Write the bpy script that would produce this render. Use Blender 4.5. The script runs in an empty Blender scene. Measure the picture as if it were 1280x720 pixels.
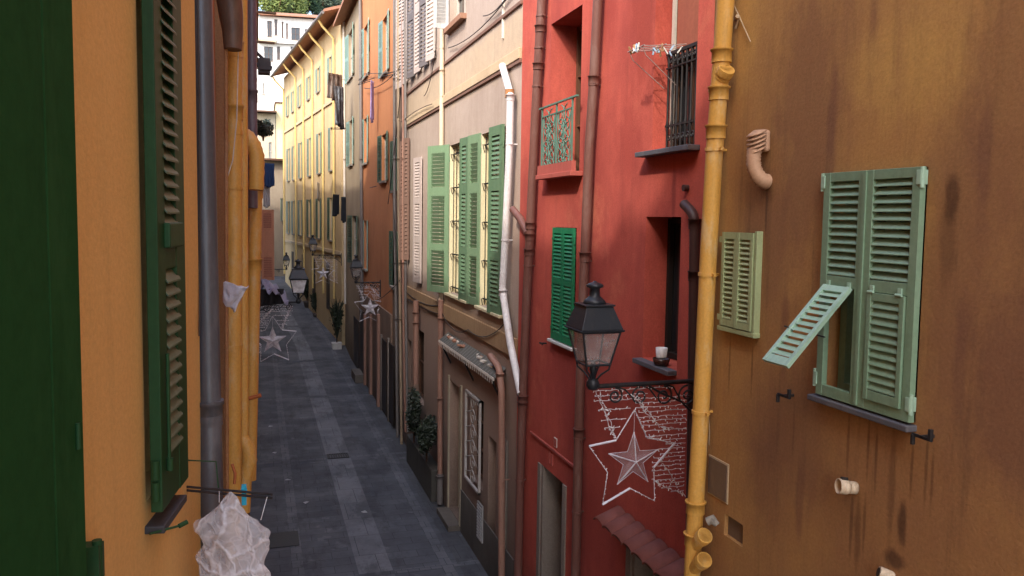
import bpy, bmesh, math, random
from math import sin, cos, pi, radians, atan2, sqrt
from mathutils import Vector, Matrix, noise as mnoise
random.seed(7)
col = bpy.context.scene.collection
scene = bpy.context.scene
R = radians
# ------------------------------------------------------------------ camera
F = 1000.; PITCH = R(4.2); ROLL = R(0.8); H = 6.1; YAW = R(17.6); SH = 15.
CAM = Vector((0, 0, H))
def ray(px, py):
    """direction in the world through a pixel of the 1280x720 photograph"""
    x = px-640; y = -(py-(360-SH)); c, s = cos(ROLL), sin(ROLL)
    x, y = x*c-y*s, x*s+y*c
    fw = F*cos(PITCH)+y*sin(PITCH); up = -F*sin(PITCH)+y*cos(PITCH)
    return Vector((x*cos(YAW)+fw*sin(YAW), -x*sin(YAW)+fw*cos(YAW), up))
def on_y(px, py, Y):
    d = ray(px, py); return CAM+d*(Y/d.y)
def on_x(px, py, X):
    d = ray(px, py); return CAM+d*(X/d.x)
def on_z(px, py, z):
    d = ray(px, py); return CAM+d*((z-H)/d.z)
def at_f(px, py, f):
    return CAM+ray(px, py)*(f/F)
cam = bpy.data.cameras.new('camera'); co = bpy.data.objects.new('camera', cam); col.objects.link(co)
cam.sensor_width = 36; cam.lens = 36*F/1280; cam.clip_end = 2000; cam.clip_start = .05
cam.shift_y = -SH/1280
fwd = Vector((sin(YAW)*cos(PITCH), cos(YAW)*cos(PITCH), -sin(PITCH)))
right0 = Vector((cos(YAW), -sin(YAW), 0)); up0 = right0.cross(fwd)
# world appears turned clockwise by ROLL
rt = right0*cos(ROLL)+up0*sin(ROLL); upv = -right0*sin(ROLL)+up0*cos(ROLL)
m = Matrix((rt, upv, -fwd)).transposed().to_4x4(); m.translation = CAM
co.matrix_world = m
scene.camera = co
# ------------------------------------------------------------------ light
w = bpy.data.worlds.new('World'); scene.world = w; w.use_nodes = True
nt = w.node_tree; bg = nt.nodes['Background']
sky = nt.nodes.new('ShaderNodeTexSky'); sky.sky_type = 'NISHITA'; sky.sun_disc = False
TR = Vector((1, 1.1, -1.35)).normalized()       # the way the sunlight travels
sky.sun_elevation = math.asin(-TR.z); sky.sun_rotation = atan2(-TR.x, -TR.y)
sky.air_density = 1.0; sky.dust_density = 3.0
nt.links.new(sky.outputs[0], bg.inputs[0]); bg.inputs[1].default_value = 0.66
sl = bpy.data.lights.new('sun', 'SUN'); so = bpy.data.objects.new('sun', sl); col.objects.link(so)
sl.energy = 3.3; sl.angle = R(1.6); sl.color = (1, .93, .82)
so.rotation_euler = TR.to_track_quat('-Z', 'Y').to_euler(); so.location = (-20, -20, 40)
scene.view_settings.view_transform = 'Standard'; scene.view_settings.look = 'None'
scene.view_settings.exposure = 0
scene.render.resolution_x = 1024; scene.render.resolution_y = 576
scene.render.engine = 'CYCLES'
scene.cycles.max_bounces = 10; scene.cycles.diffuse_bounces = 6; scene.cycles.transparent_max_bounces = 12
# ------------------------------------------------------------------ materials
def lin(h):
    if isinstance(h, tuple): return (*h[:3], 1)
    v = [int(h[i:i+2], 16)/255 for i in (0, 2, 4)]
    return (*[c/12.92 if c <= .04045 else ((c+.055)/1.055)**2.4 for c in v], 1)
class Mat:
    def __init__(s, name):
        s.m = bpy.data.materials.new(name); s.m.use_nodes = True
        s.t = s.m.node_tree; s.b = s.t.nodes['Principled BSDF']
        s.out = s.t.nodes['Material Output']; s.tc = None
    def n(s, ty, **k):
        o = s.t.nodes.new('ShaderNode'+ty)
        for a, v in k.items():
            if a in o.inputs.keys() and not hasattr(o, a): o.inputs[a].default_value = v
            else: setattr(o, a, v)
        return o
    def l(s, a, b): s.t.links.new(a, b)
    def coord(s, scale=(1, 1, 1), loc=(0, 0, 0)):
        if not s.tc: s.tc = s.n('TexCoord')
        mp = s.n('Mapping'); mp.inputs['Scale'].default_value = scale; mp.inputs['Location'].default_value = loc
        s.l(s.tc.outputs['Object'], mp.inputs['Vector']); return mp.outputs[0]
    def noise(s, scale, detail=6, rough=.6, st=(1, 1, 1), loc=(0, 0, 0), dist=0):
        o = s.n('TexNoise'); o.inputs['Scale'].default_value = scale; o.inputs['Detail'].default_value = detail
        o.inputs['Roughness'].default_value = rough; o.inputs['Distortion'].default_value = dist
        s.l(s.coord(st, loc), o.inputs['Vector']); return o.outputs['Fac']
    def rng(s, v, a, b, c=0., d=1., smooth=True):
        o = s.n('MapRange'); 
        if smooth: o.interpolation_type = 'SMOOTHSTEP'
        for i, x in zip(('From Min', 'From Max', 'To Min', 'To Max'), (a, b, c, d)): o.inputs[i].default_value = x
        s.l(v, o.inputs['Value']); return o.outputs[0]
    def math(s, op, a, b=None):
        o = s.n('Math'); o.operation = op
        for i, x in enumerate((a, b)):
            if x is None: continue
            if isinstance(x, (int, float)): o.inputs[i].default_value = x
            else: s.l(x, o.inputs[i])
        return o.outputs[0]
    def mix(s, f, a, b, mode='MIX'):
        o = s.n('Mix'); o.data_type = 'RGBA'; o.blend_type = mode
        if isinstance(f, (int, float)): o.inputs[0].default_value = f
        else: s.l(f, o.inputs[0])
        for i, x in ((6, a), (7, b)):
            if isinstance(x, (tuple, str)): o.inputs[i].default_value = lin(x)
            else: s.l(x, o.inputs[i])
        return o.outputs[2]
    def bump(s, h, strength=.3, dist=.01):
        o = s.n('Bump'); o.inputs['Strength'].default_value = strength; o.inputs['Distance'].default_value = dist
        s.l(h, o.inputs['Height']); s.l(o.outputs[0], s.b.inputs['Normal'])
    def color(s, c): s.l(c, s.b.inputs['Base Color'])
def stucco(name, base, dirt, pale=None, seed=0, amt=.8, streak=.35, grime_shade=True, blobs=(), fine=.12, cracks=False, gz=1.6, bands=()):
    M = Mat(name); o = seed*7.3
    big = M.noise(.55, 8, .62, (1, 1, .6), (o, 0, o))
    c = M.mix(M.math('MULTIPLY', M.rng(big, .42, .66), amt), base, dirt)
    if pale:
        p = M.noise(.8, 7, .7, (1, 1, .8), (0, 0, o+11)); c = M.mix(M.math('MULTIPLY', M.rng(p, .52, .72), .6), c, pale)
    if bands:
        sx = M.n('SeparateXYZ'); M.l(M.coord(), sx.inputs[0])
        wob = M.math('MULTIPLY', M.math('SUBTRACT', M.noise(1.5, 5, .6, loc=(0, 0, o+3)), .5), .5)
        for (z0, z1, cl, a) in bands:
            zz = M.math('ADD', sx.outputs[2], wob)
            f = M.math('MULTIPLY', M.rng(zz, z0-.12, z0+.12), M.rng(zz, z1-.12, z1+.12, 1, 0))
            c = M.mix(M.math('MULTIPLY', f, a), c, cl)
    for (u, z, ru, rz, cl, a) in blobs:
        v = M.n('VectorMath'); v.operation = 'LENGTH'
        M.l(M.coord((1/ru, 0, 1/rz), (-u/ru, 0, -z/rz)), v.inputs[0])
        nz = M.noise(2.2/max(ru, .3), 7, .7, (1, 1, .45), (u, 0, z))
        d = M.math('ADD', v.outputs['Value'], M.math('MULTIPLY', M.math('SUBTRACT', nz, .5), 1.7))
        c = M.mix(M.math('MULTIPLY', M.rng(d, .35, 1.1, 1, 0), a), c, cl)
    if streak:
        st = M.noise(3.2, 6, .7, (1, 1, .09), (o, 0, 1))
        c = M.mix(M.math('MULTIPLY', M.rng(st, .5, .72), streak), c, (.06, .045, .035), 'MULTIPLY') if False else M.mix(M.math('MULTIPLY', M.rng(st, .48, .74), streak), c, dirt)
        st2 = M.noise(9, 4, .7, (1, 1, .06), (o+4, 0, 1))
        c = M.mix(M.math('MULTIPLY', M.rng(st2, .5, .8), streak*.6), c, (.04, .035, .03))
    if grime_shade:
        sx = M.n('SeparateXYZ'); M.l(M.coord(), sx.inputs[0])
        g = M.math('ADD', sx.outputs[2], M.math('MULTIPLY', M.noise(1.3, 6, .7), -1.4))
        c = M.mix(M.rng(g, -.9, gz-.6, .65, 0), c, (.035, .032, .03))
    if cracks:
        vo = M.n('TexVoronoi'); vo.feature = 'DISTANCE_TO_EDGE'; vo.inputs['Scale'].default_value = .55
        wv = M.n('VectorMath'); wv.operation = 'ADD'
        nn = M.n('TexNoise'); nn.inputs['Scale'].default_value = 2.2; nn.inputs['Detail'].default_value = 6
        M.l(M.coord(), nn.inputs['Vector']); M.l(nn.outputs['Color'], wv.inputs[0]); M.l(M.coord((1, 1, 1), (3.3, 0, 1.7)), wv.inputs[1])
        M.l(wv.outputs[0], vo.inputs['Vector'])
        ck = M.math('MULTIPLY', M.rng(vo.outputs['Distance'], .0, .006, 1, 0), M.rng(M.noise(.9, 3, .5, loc=(5, 0, 2)), .55, .62))
        c = M.mix(M.math('MULTIPLY', ck, .7), c, (.03, .02, .015))
    fn = M.noise(55, 4, .7); md = M.noise(7, 5, .65, loc=(2, 2, 2))
    c = M.mix(M.rng(md, .35, .75, 0, .28), c, dirt)
    c = M.mix(1., c, M.mix(M.rng(fn, .2, .8), (1-fine*1.6,)*3, (1+fine,)*3), 'MULTIPLY')
    M.color(c); M.b.inputs['Roughness'].default_value = .93; M.b.inputs['Specular IOR Level'].default_value = .15
    M.bump(M.math('ADD', M.math('MULTIPLY', fn, .35), M.math('ADD', M.math('MULTIPLY', md, .8), big)), .5, .012)
    return M.m
def paint(name, base, worn=None, rough=.5, amt=.5, scale=6, bump=.15, spec=.4, metal=0, stretch=(1, 1, .3), seed=0):
    M = Mat(name)
    a = M.noise(scale, 7, .7, stretch, (seed, seed, seed)); b = M.noise(scale*7, 4, .7, loc=(seed, 0, 0))
    c = M.mix(M.rng(b, .3, .8, 0, .4), base, tuple(x*.55 for x in lin(base)[:3])); gr_ = M.noise(scale*1.7, 6, .75, (1, 1, .12), (seed+9, 1, 2)); c = M.mix(M.rng(gr_, .5, .75, 0, .45), c, tuple(x*.4 for x in lin(base)[:3]))
    if worn: c = M.mix(M.math('MULTIPLY', M.rng(a, .5, .68), amt), c, worn)
    M.color(c); M.b.inputs['Roughness'].default_value = rough; M.b.inputs['Specular IOR Level'].default_value = spec
    M.b.inputs['Metallic'].default_value = metal
    M.bump(M.math('ADD', a, b), bump, .004)
    return M.m
def dusty(name, tint, alpha, rough=.25, em=None):
    """dirty glass / clear plastic: part see-through, part dusty white"""
    M = Mat(name); t = M.n('BsdfTransparent'); t.inputs[0].default_value = (.95, .95, .95, 1)
    M.b.inputs['Base Color'].default_value = lin(tint); M.b.inputs['Roughness'].default_value = rough
    mx = M.n('MixShader'); nz = M.rng(M.noise(9, 5, .7), .3, .75, alpha*.6, min(1, alpha*1.35))
    M.l(nz, mx.inputs[0]); M.l(t.outputs[0], mx.inputs[1]); M.l(M.b.outputs[0], mx.inputs[2]); M.l(mx.outputs[0], M.out.inputs[0])
    return M.m
# ------------------------------------------------------------------ mesh helpers
class MB:
    def __init__(s): s.v = []; s.f = []; s.sm = []
    def add(s, vs, fs, smooth=False, M=None):
        o = len(s.v)
        s.v += [tuple(M @ Vector(v)) if M else tuple(v) for v in vs]
        s.f += [tuple(i+o for i in f) for f in fs]; s.sm += [smooth]*len(fs); return s
    def box(s, x0, x1, y0, y1, z0, z1, M=None):
        vs = [(x, y, z) for z in (z0, z1) for y in (y0, y1) for x in (x0, x1)]
        return s.add(vs, [(0, 2, 3, 1), (4, 5, 7, 6), (0, 1, 5, 4), (2, 6, 7, 3), (0, 4, 6, 2), (1, 3, 7, 5)], False, M)
    def hexa(s, pts): # 8 points bottom 4 ccw, top 4 ccw
        return s.add(pts, [(0, 3, 2, 1), (4, 5, 6, 7), (0, 1, 5, 4), (1, 2, 6, 5), (2, 3, 7, 6), (3, 0, 4, 7)])
    def prism(s, poly, y0, y1, M=None): # polygon in x,z
        n = len(poly)
        vs = [(x, y0, z) for x, z in poly]+[(x, y1, z) for x, z in poly]
        fs = [tuple(range(n)), tuple(range(2*n-1, n-1, -1))]+[(i, i+n, (i+1) % n+n, (i+1) % n) for i in range(n)]
        return s.add(vs, fs, False, M)
    def tube(s, pts, r, seg=10, cap=True, M=None, smooth=True):
        pts = [Vector(p) for p in pts]; n = len(pts); rs = r if isinstance(r, (list, tuple)) else [r]*n
        vs = []; prev = None
        for i, p in enumerate(pts):
            if i == 0: t = pts[1]-p
            elif i == n-1: t = p-pts[i-1]
            else: t = (pts[i+1]-p).normalized()+(p-pts[i-1]).normalized()
            t = t.normalized() if t.length > 1e-9 else Vector((0, 0, 1))
            if prev is None:
                a = Vector((1, 0, 0)) if abs(t.x) < .8 else Vector((0, 1, 0))
                u = t.cross(a).normalized()
            else: u = (prev-t*prev.dot(t)).normalized()
            prev = u; v = t.cross(u)
            for k in range(seg):
                an = 2*pi*k/seg; vs.append(p+(u*cos(an)+v*sin(an))*rs[i])
        fs = [(i*seg+k, i*seg+(k+1) % seg, (i+1)*seg+(k+1) % seg, (i+1)*seg+k) for i in range(n-1) for k in range(seg)]
        s.add(vs, fs, smooth, M)
        if cap: s.add(vs[:seg], [tuple(range(seg-1, -1, -1))], False, M); s.add(vs[-seg:], [tuple(range(seg))], False, M)
        return s
    def lathe(s, prof, c, seg=16, M=None, axis=None):
        """prof: list of (radius, height) about the vertical through c"""
        c = Vector(c); n = len(prof)
        vs = [c+Vector((r*cos(2*pi*k/seg), r*sin(2*pi*k/seg), h)) for r, h in prof for k in range(seg)]
        fs = [(i*seg+k, i*seg+(k+1) % seg, (i+1)*seg+(k+1) % seg, (i+1)*seg+k) for i in range(n-1) for k in range(seg)]
        fs += [tuple(range(seg-1, -1, -1)), tuple(range((n-1)*seg, n*seg))]
        return s.add(vs, fs, True, M)
    def build(s, name, mat, parent=None, label=None, loc=None, rot=None, bev=0, mw=None):
        me = bpy.data.meshes.new(name); me.from_pydata(s.v, [], s.f); me.validate()
        for i, p in enumerate(me.polygons):
            if i < len(s.sm): p.use_smooth = s.sm[i]
        me.materials.append(mat)
        o = bpy.data.objects.new(name, me); col.objects.link(o)
        if parent: o.parent = parent
        if loc is not None: o.location = loc
        if rot is not None: o.rotation_euler = rot
        if mw is not None: o.matrix_world = mw
        if label: o['label'] = label
        if bev:
            b = o.modifiers.new('bevel', 'BEVEL'); b.width = bev; b.segments = 2; b.limit_method = 'ANGLE'; b.angle_limit = R(50)
        return o
def tag(o, label, cat, group=None, kind=None):
    if label: o['label'] = label
    if cat: o['category'] = cat
    if group: o['group'] = group
    if kind: o['kind'] = kind
    return o
def struct(o, label=None, cat=None):
    o['kind'] = 'structure'
    if label: o['label'] = label
    if cat: o['category'] = cat
    return o
def empty(name, label, cat, loc=(0, 0, 0), rz=0, group=None, mw=None):
    o = bpy.data.objects.new(name, None); col.objects.link(o); o.empty_display_size = .2
    if mw is not None: o.matrix_world = mw
    else: o.location = loc; o.rotation_euler = (0, 0, rz)
    return tag(o, label, cat, group)
def wpt(o_parent, p): # world point -> parent's local
    return o_parent.matrix_world.inverted() @ Vector(p)
# wall frame: local x to the viewer's right when facing the wall, local y into the wall
class Wall:
    def __init__(s, x, y, dx, dy, z=0):
        d = Vector((dx, dy, 0)).normalized(); inn = Vector((0, 0, 1)).cross(d)
        s.M = Matrix((d, inn, Vector((0, 0, 1)))).transposed().to_4x4(); s.M.translation = (x, y, z); s.I = s.M.inverted()
    def uv(s, px, py, out=0.):
        o = s.I @ CAM; d = s.I.to_3x3() @ ray(px, py); t = (-out-o.y)/d.y; p = o+d*t; return p.x, p.z
    def p(s, px, py, out=0.):
        u, z = s.uv(px, py, out); return Vector((u, -out, z))
    def rect(s, a, b, out=0.):
        u0, z1 = s.uv(*a, out); u1, z0 = s.uv(*b, out); return u0, u1, z0, z1
def facade(u0, u1, z0, z1, holes=(), depth=5., rev=.18, ztop=None):
    """building box whose front sheet has real window openings with reveals"""
    m = MB(); us = sorted({u0, u1, *[h[0] for h in holes], *[h[1] for h in holes]}); zs = sorted({z0, z1, *[h[2] for h in holes], *[h[3] for h in holes]})
    us = [u for u in us if u0 <= u <= u1]; zs = [z for z in zs if z0 <= z <= z1]
    for a, b in zip(us, us[1:]):
        for c, d in zip(zs, zs[1:]):
            cu, cz = (a+b)/2, (c+d)/2
            if any(h[0] < cu < h[1] and h[2] < cz < h[3] for h in holes): continue
            m.add([(a, 0, c), (b, 0, c), (b, 0, d), (a, 0, d)], [(0, 1, 2, 3)])
    for h in holes:
        a, b, c, d = h[:4]; r = h[4] if len(h) > 4 else rev
        vs = [(a, 0, c), (b, 0, c), (b, 0, d), (a, 0, d), (a, r, c), (b, r, c), (b, r, d), (a, r, d)]
        m.add(vs, [(0, 4, 5, 1), (1, 5, 6, 2), (2, 6, 7, 3), (3, 7, 4, 0)])
    m.add([(u0, 0, z0), (u1, 0, z0), (u1, 0, z1), (u0, 0, z1), (u0, depth, z0), (u1, depth, z0), (u1, depth, z1), (u0, depth, z1)],
          [(1, 5, 6, 2), (4, 0, 3, 7), (3, 2, 6, 7), (5, 4, 7, 6)])
    return m
def window(b, h, mf, mg, r=.18, bars=1, cross=1, back=True, name='window'):
    a, bb, c, d = h[:4]; e = .012; m = MB(); t = .05
    a += e; bb -= e; c += e; d -= e; y0, y1 = r-.06, r-.012
    m.box(a, a+t, y0, y1, c, d).box(bb-t, bb, y0, y1, c, d).box(a+t, bb-t, y0, y1, c, c+t).box(a+t, bb-t, y0, y1, d-t, d)
    for i in range(bars):
        x = a+(bb-a)*(i+1)/(bars+1); m.box(x-.025, x+.025, y0+.003, y1, c+t, d-t)
    for i in range(cross):
        z = c+(d-c)*(i+1)/(cross+1); m.box(a+t, bb-t, y0+.008, y1, z-.014, z+.014)
    f = m.build(name, mf, b); g = MB().box(a-e, bb+e, r-.008, r, c-e, d+e).build('pane', mg, f)
    return f
def louvre_panel(m, x0, x1, z0, z1, y0, y1, p=.045, tilt=.8):
    n = max(2, int(round((z1-z0)/p))); p = (z1-z0)/n; th = .006; yc = (y0+y1)/2
    for i in range(n):
        z = z0+p*(i+.5); dz = p*tilt/2
        # outer edge low, inner edge high
        m.hexa([(x0, y0, z-dz), (x1, y0, z-dz), (x1, y1, z+dz), (x0, y1, z+dz), (x0, y0, z-dz+th), (x1, y0, z-dz+th), (x1, y1, z+dz+th), (x0, y1, z+dz+th)])
def shutter(b, x, z, wd, h, mat, side=1, ang=0., out=.03, panels=((.06, .46), (.52, .94)), th=.032, st=.055, p=.045, label=None, hinge_mat=None, top=None, inset=.0):
    """leaf hinged at x; side=1 runs to +x when closed; ang opens it outward"""
    m = MB(); s = side; X = lambda v: v*s
    def bx(a, c, y0, y1, z0, z1): m.box(min(X(a), X(c)), max(X(a), X(c)), y0, y1, z0, z1)
    bx(0, st, -th, 0, 0, h); bx(wd-st, wd, -th, 0, 0, h)
    edges = [0]+[v*h for pr in panels for v in pr]+[h]
    for i in range(0, len(edges), 2): bx(st, wd-st, -th+.002, -.002, edges[i], edges[i+1])
    for a, c in panels: louvre_panel(m, min(X(st), X(wd-st)), max(X(st), X(wd-st)), a*h, c*h, -th+.004, -.004, p)
    o = m.build('shutter', mat, b, label, loc=(x, -out, z), rot=(0, 0, -ang*s), bev=0)
    if hinge_mat:
        for zz in (.1*h, .9*h):
            hm = MB().tube([(X(-.008), -th/2, zz-.05), (X(-.008), -th/2, zz+.05)], .012, 8).box(min(X(-.01), X(.09)), max(X(-.01), X(.09)), -th-.005, -th, zz-.015, zz+.015)
            hm.build('hinge', hinge_mat, o)
    return o
def lerp_at(pts, py):
    for a, b in zip(pts, pts[1:]):
        if min(a[1], b[1]) <= py <= max(a[1], b[1]) and a[1] != b[1]:
            return a[0]+(b[0]-a[0])*(py-a[1])/(b[1]-a[1])
    return pts[-1][0]
def pipe(b, W, pts, r, out, mat, collars=(), clamps=(), name='downpipe', seg=14, cl=.09, label=None, mat_c=None):
    P = [W.p(*q, out) for q in pts]
    # round the bends
    Q = [P[0]]
    for i in range(1, len(P)-1):
        a, c, d = P[i-1], P[i], P[i+1]; k = min(.1, (a-c).length*.4, (d-c).length*.4)
        v0 = c+(a-c).normalized()*k; v1 = c+(d-c).normalized()*k
        if (a-c).angle(c-d) < .08: Q.append(c); continue
        for t in (0, .25, .5, .75, 1): Q.append(v0*(1-t)**2+c*2*t*(1-t)+v1*t*t)
    Q.append(P[-1])
    o = MB().tube(Q, r, seg).build(name, mat, b, label)
    for py in collars:
        c = W.p(lerp_at(pts, py), py, out)
        MB().tube([c+Vector((0, 0, -cl*.5)), c+Vector((0, 0, cl*.35)), c+Vector((0, 0, cl*.36)), c+Vector((0, 0, cl*.5))], [r*1.14, r*1.14, r*1.3, r*1.3], seg).build('collar', mat, o)
    for py in clamps:
        c = W.p(lerp_at(pts, py), py, out)
        MB().tube([c+Vector((0, 0, -.012)), c+Vector((0, 0, .012))], r*1.12, seg).box(c.x-.01, c.x+.01, c.y, 0.0, c.z-.008, c.z+.008).box(c.x+r, c.x+r+.035, c.y-.008, c.y+.008, c.z-.01, c.z+.01).build('clamp', mat_c or mat, o)
    return o
def cloth(name, mat, W2, H2, loc, rz=0, fold=.03, n=14, taper=1., parent=None, twist=0., freq=3.):
    m = MB(); vs = []; ph = random.random()*6
    for j in range(n+1):
        for i in range(n+1):
            u = i/n-.5; v = j/n; k = 1+(taper-1)*v
            vs.append((u*W2*k+.02*W2*sin(v*7+ph), fold*(.3+v)*sin(u*freq*2*pi+ph+v*1.5)+twist*v*u, -v*H2*(1+.06*sin(u*5+ph))))
    fs = [(j*(n+1)+i, j*(n+1)+i+1, (j+1)*(n+1)+i+1, (j+1)*(n+1)+i) for j in range(n) for i in range(n)]
    m.add(vs, fs, True); o = m.build(name, mat, parent, loc=loc, rot=(0, 0, rz))
    sd = o.modifiers.new('thick', 'SOLIDIFY'); sd.thickness = .004
    return o
def leafblob(m, c, rad, n, size, seed=0, flat=1.):
    rnd = random.Random(seed)
    for i in range(n):
        while True:
            v = Vector((rnd.uniform(-1, 1), rnd.uniform(-1, 1), rnd.uniform(-1, 1)))
            if .25 < v.length < 1: break
        k = .75+.5*mnoise.noise(v*2.3+Vector((seed, 0, 0)))
        p = Vector(c)+Vector((v.x*rad[0], v.y*rad[1], v.z*rad[2]))*k
        a = Vector((rnd.gauss(0, 1), rnd.gauss(0, 1), rnd.gauss(0, 1))).normalized(); b2 = a.orthogonal().normalized(); s2 = size*rnd.uniform(.6, 1.4)
        m.add([p-a*s2, p+b2*s2*.4, p+a*s2, p-b2*s2*.4], [(0, 1, 2, 3)])
# ------------------------------------------------------------------ material library
dark_glass = paint('dark_glass', (.02, .022, .025), None, .08, spec=.6, bump=.02)
iron = paint('iron', (.018, .018, .02), (.06, .035, .02), .5, .5, 20)
lamp_black = paint('lamp_black', (.022, .026, .032), (.05, .045, .04), .42, .4, 14)
red_st = stucco('red_stucco', (.50, .105, .074), (.29, .055, .046), (.60, .19, .11), 1, .75, .3, blobs=((11.32-7.4, 8.2, .45, 1.0, (.28, .05, .035), .7), (11.32-7.7, 6.9, .4, .5, (.30, .05, .04), .5), (11.32-6.9, 5.9, .5, .5, (.30, .05, .04), .4), (11.32-9.2, 4.0, .9, 1.0, (.28, .05, .045), .4), (11.32-8.3, 8.6, .3, .9, (.30, .05, .04), .6), (11.32-10.4, 6.5, .3, 1.4, (.33, .06, .05), .5), (11.32-6.6, 5.2, .03, .5, (.2, .04, .035), .6), (11.32-8.9, 6.9, .04, .5, (.2, .04, .035), .6), (11.32-6.7, 6.3, .05, .4, (.2, .04, .035), .6),))
yel_blobs = []
# ==================================================================== SETTING
def gz(Y): # the street climbs gently past the bend
    return 0 if Y < 34 else (Y-34)*.08
def strip(name, x0, x1, y0, y1, dz, mat, label, cat='paving', bend=True):
    ys = []; y = y0
    while y < y1: ys.append(y); y += 2.0
    ys.append(y1); vs = []
    for y in ys:
        k = -(max(0, y-36))*.105*.6 if bend else 0
        vs += [(x0+k, y, gz(y)+dz), (x1+k, y, gz(y)+dz)]
    fs = [(2*i, 2*i+1, 2*i+3, 2*i+2) for i in range(len(ys)-1)]
    o = MB().add(vs, fs).build(name, mat); return struct(o, label, cat)
def paving(name, base, alt, sx, sy, seed=0, dirt=.5):
    M = Mat(name); br = M.n('TexBrick'); M.l(M.coord((1, 1, 1), (seed, seed*.7, 0)), br.inputs['Vector'])
    br.inputs['Color1'].default_value = lin(base); br.inputs['Color2'].default_value = lin(alt); br.inputs['Mortar'].default_value = (.018, .019, .022, 1)
    br.inputs['Scale'].default_value = 1; br.inputs['Brick Width'].default_value = sx; br.inputs['Row Height'].default_value = sy
    br.inputs['Mortar Size'].default_value = .006; br.inputs['Mortar Smooth'].default_value = .4
    n1 = M.noise(.7, 7, .65); n2 = M.noise(14, 5, .7); c = M.mix(M.rng(n1, .35, .7, 0, dirt), br.outputs['Color'], (.03, .031, .036))
    c = M.mix(M.rng(n2, .3, .8, 0, .4), c, (.09, .09, .1))
    spots = M.noise(2.3, 3, .55, loc=(9, 3, 1)); c = M.mix(M.rng(spots, .64, .72, 0, .45), c, (.2, .2, .21)); dk_ = M.noise(1.7, 6, .75, (1, .35, 1), (4, 4, 4)); c = M.mix(M.rng(dk_, .5, .62, 0, .5), c, (.025, .026, .03)); gum = M.noise(23, 1, .3, loc=(1, 7, 1)); c = M.mix(M.rng(gum, .76, .79, 0, .6), c, (.02, .02, .022))
    M.color(c); M.b.inputs['Roughness'].default_value = .62
    rr = M.rng(n1, .3, .7, .5, .75); M.l(rr, M.b.inputs['Roughness'])
    M.bump(M.math('ADD', M.math('MULTIPLY', br.outputs['Fac'], -.6), M.math('MULTIPLY', n2, .4)), .5, .01); return M.m
pave = paving('slab_paving', (.082, .085, .096), (.112, .115, .128), .6, .3)
pave_l = paving('pale_paving', (.18, .185, .20), (.225, .225, .235), .55, .9, 3, .35)
pave_m = paving('row_paving', (.135, .14, .155), (.165, .165, .175), .2, .3, 5)
grd = paint('earth', (.06, .055, .045), (.09, .08, .06), .9, scale=.3)
o = MB().add([(-600, -400, -.03), (600, -400, -.03), (600, 900, -.03), (-600, 900, -.03)], [(0, 1, 2, 3)]).build('ground', grd); struct(o)
strip('road', -1.6, 5.2, -12, 74, 0, pave, 'dark grey stone paving of the narrow street')
for i, (a, b) in enumerate(((2., 13.2), (13.35, 20.05), (20.45, 27.0), (27.35, 33.8), (34.2, 40.6), (41, 47), (47.4, 54))):
    strip('paving_strip', 1.58, 2.16, a, b, .004, pave_l, 'paler stone strip along the middle of the street')
for x in (.5, 3.0):
    strip('paving_strip', x, x+.2, 0, 54, .004, pave_m, 'thin paler stone row along the street')
for y in (13.2, 20.05, 27.0, 33.8, 40.6):
    strip('paving_strip', -.6, 1.56, y, y+.15, .008, pave_m, 'thin paler stone row across the street')
    strip('paving_strip', 2.18, 3.7, y, y+.15, .008, pave_m, 'thin paler stone row across the street')
gut = paving('gutter', (.085, .085, .09), (.07, .07, .075), .4, .6, 9)
strip('gutter', 3.3, 3.75, -8, 34, .004, gut, 'narrow stone margin at the foot of the right hand walls')
mh = MB().box(-.01, .62, -.35, .35, .009, .013).build('drain_cover', iron, loc=(.05, 15.2, 0)); tag(mh, 'square dark metal drain cover set in the street paving at lower left', 'drain cover')

lit_m = paint('paper_scrap', (.5, .5, .5), (.3, .28, .25), .7); 
for k, (px, py) in enumerate(((338, 533), (343, 566), (360, 600), (383, 628), (455, 640))):
    p = on_z(px, py, .016); o = MB().add([(-.06, -.04, 0), (.05, -.05, .01), (.07, .04, 0), (-.03, .05, .015)], [(0, 1, 2, 3)]).build('paper_scrap', lit_m, loc=p, rot=(0, 0, k*1.3))
    tag(o, 'small pale scrap of litter lying on the street paving', 'litter', 'scraps of litter on the paving')
gully = MB()
for k in range(8): gully.box(-.24+.06*k, -.205+.06*k, -.16, .16, .010, .02)
gully.box(-.27, .26, -.2, -.16, .009, .021).box(-.27, .26, .16, .2, .009, .021).box(-.27, -.24, -.16, .16, .009, .021).box(.23, .26, -.16, .16, .009, .021)
tag(gully.build('drain_grate', iron, loc=(1.87, 20.25, 0)), 'small barred drain grate in the pale middle strip of the street', 'drain grate')
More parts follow.
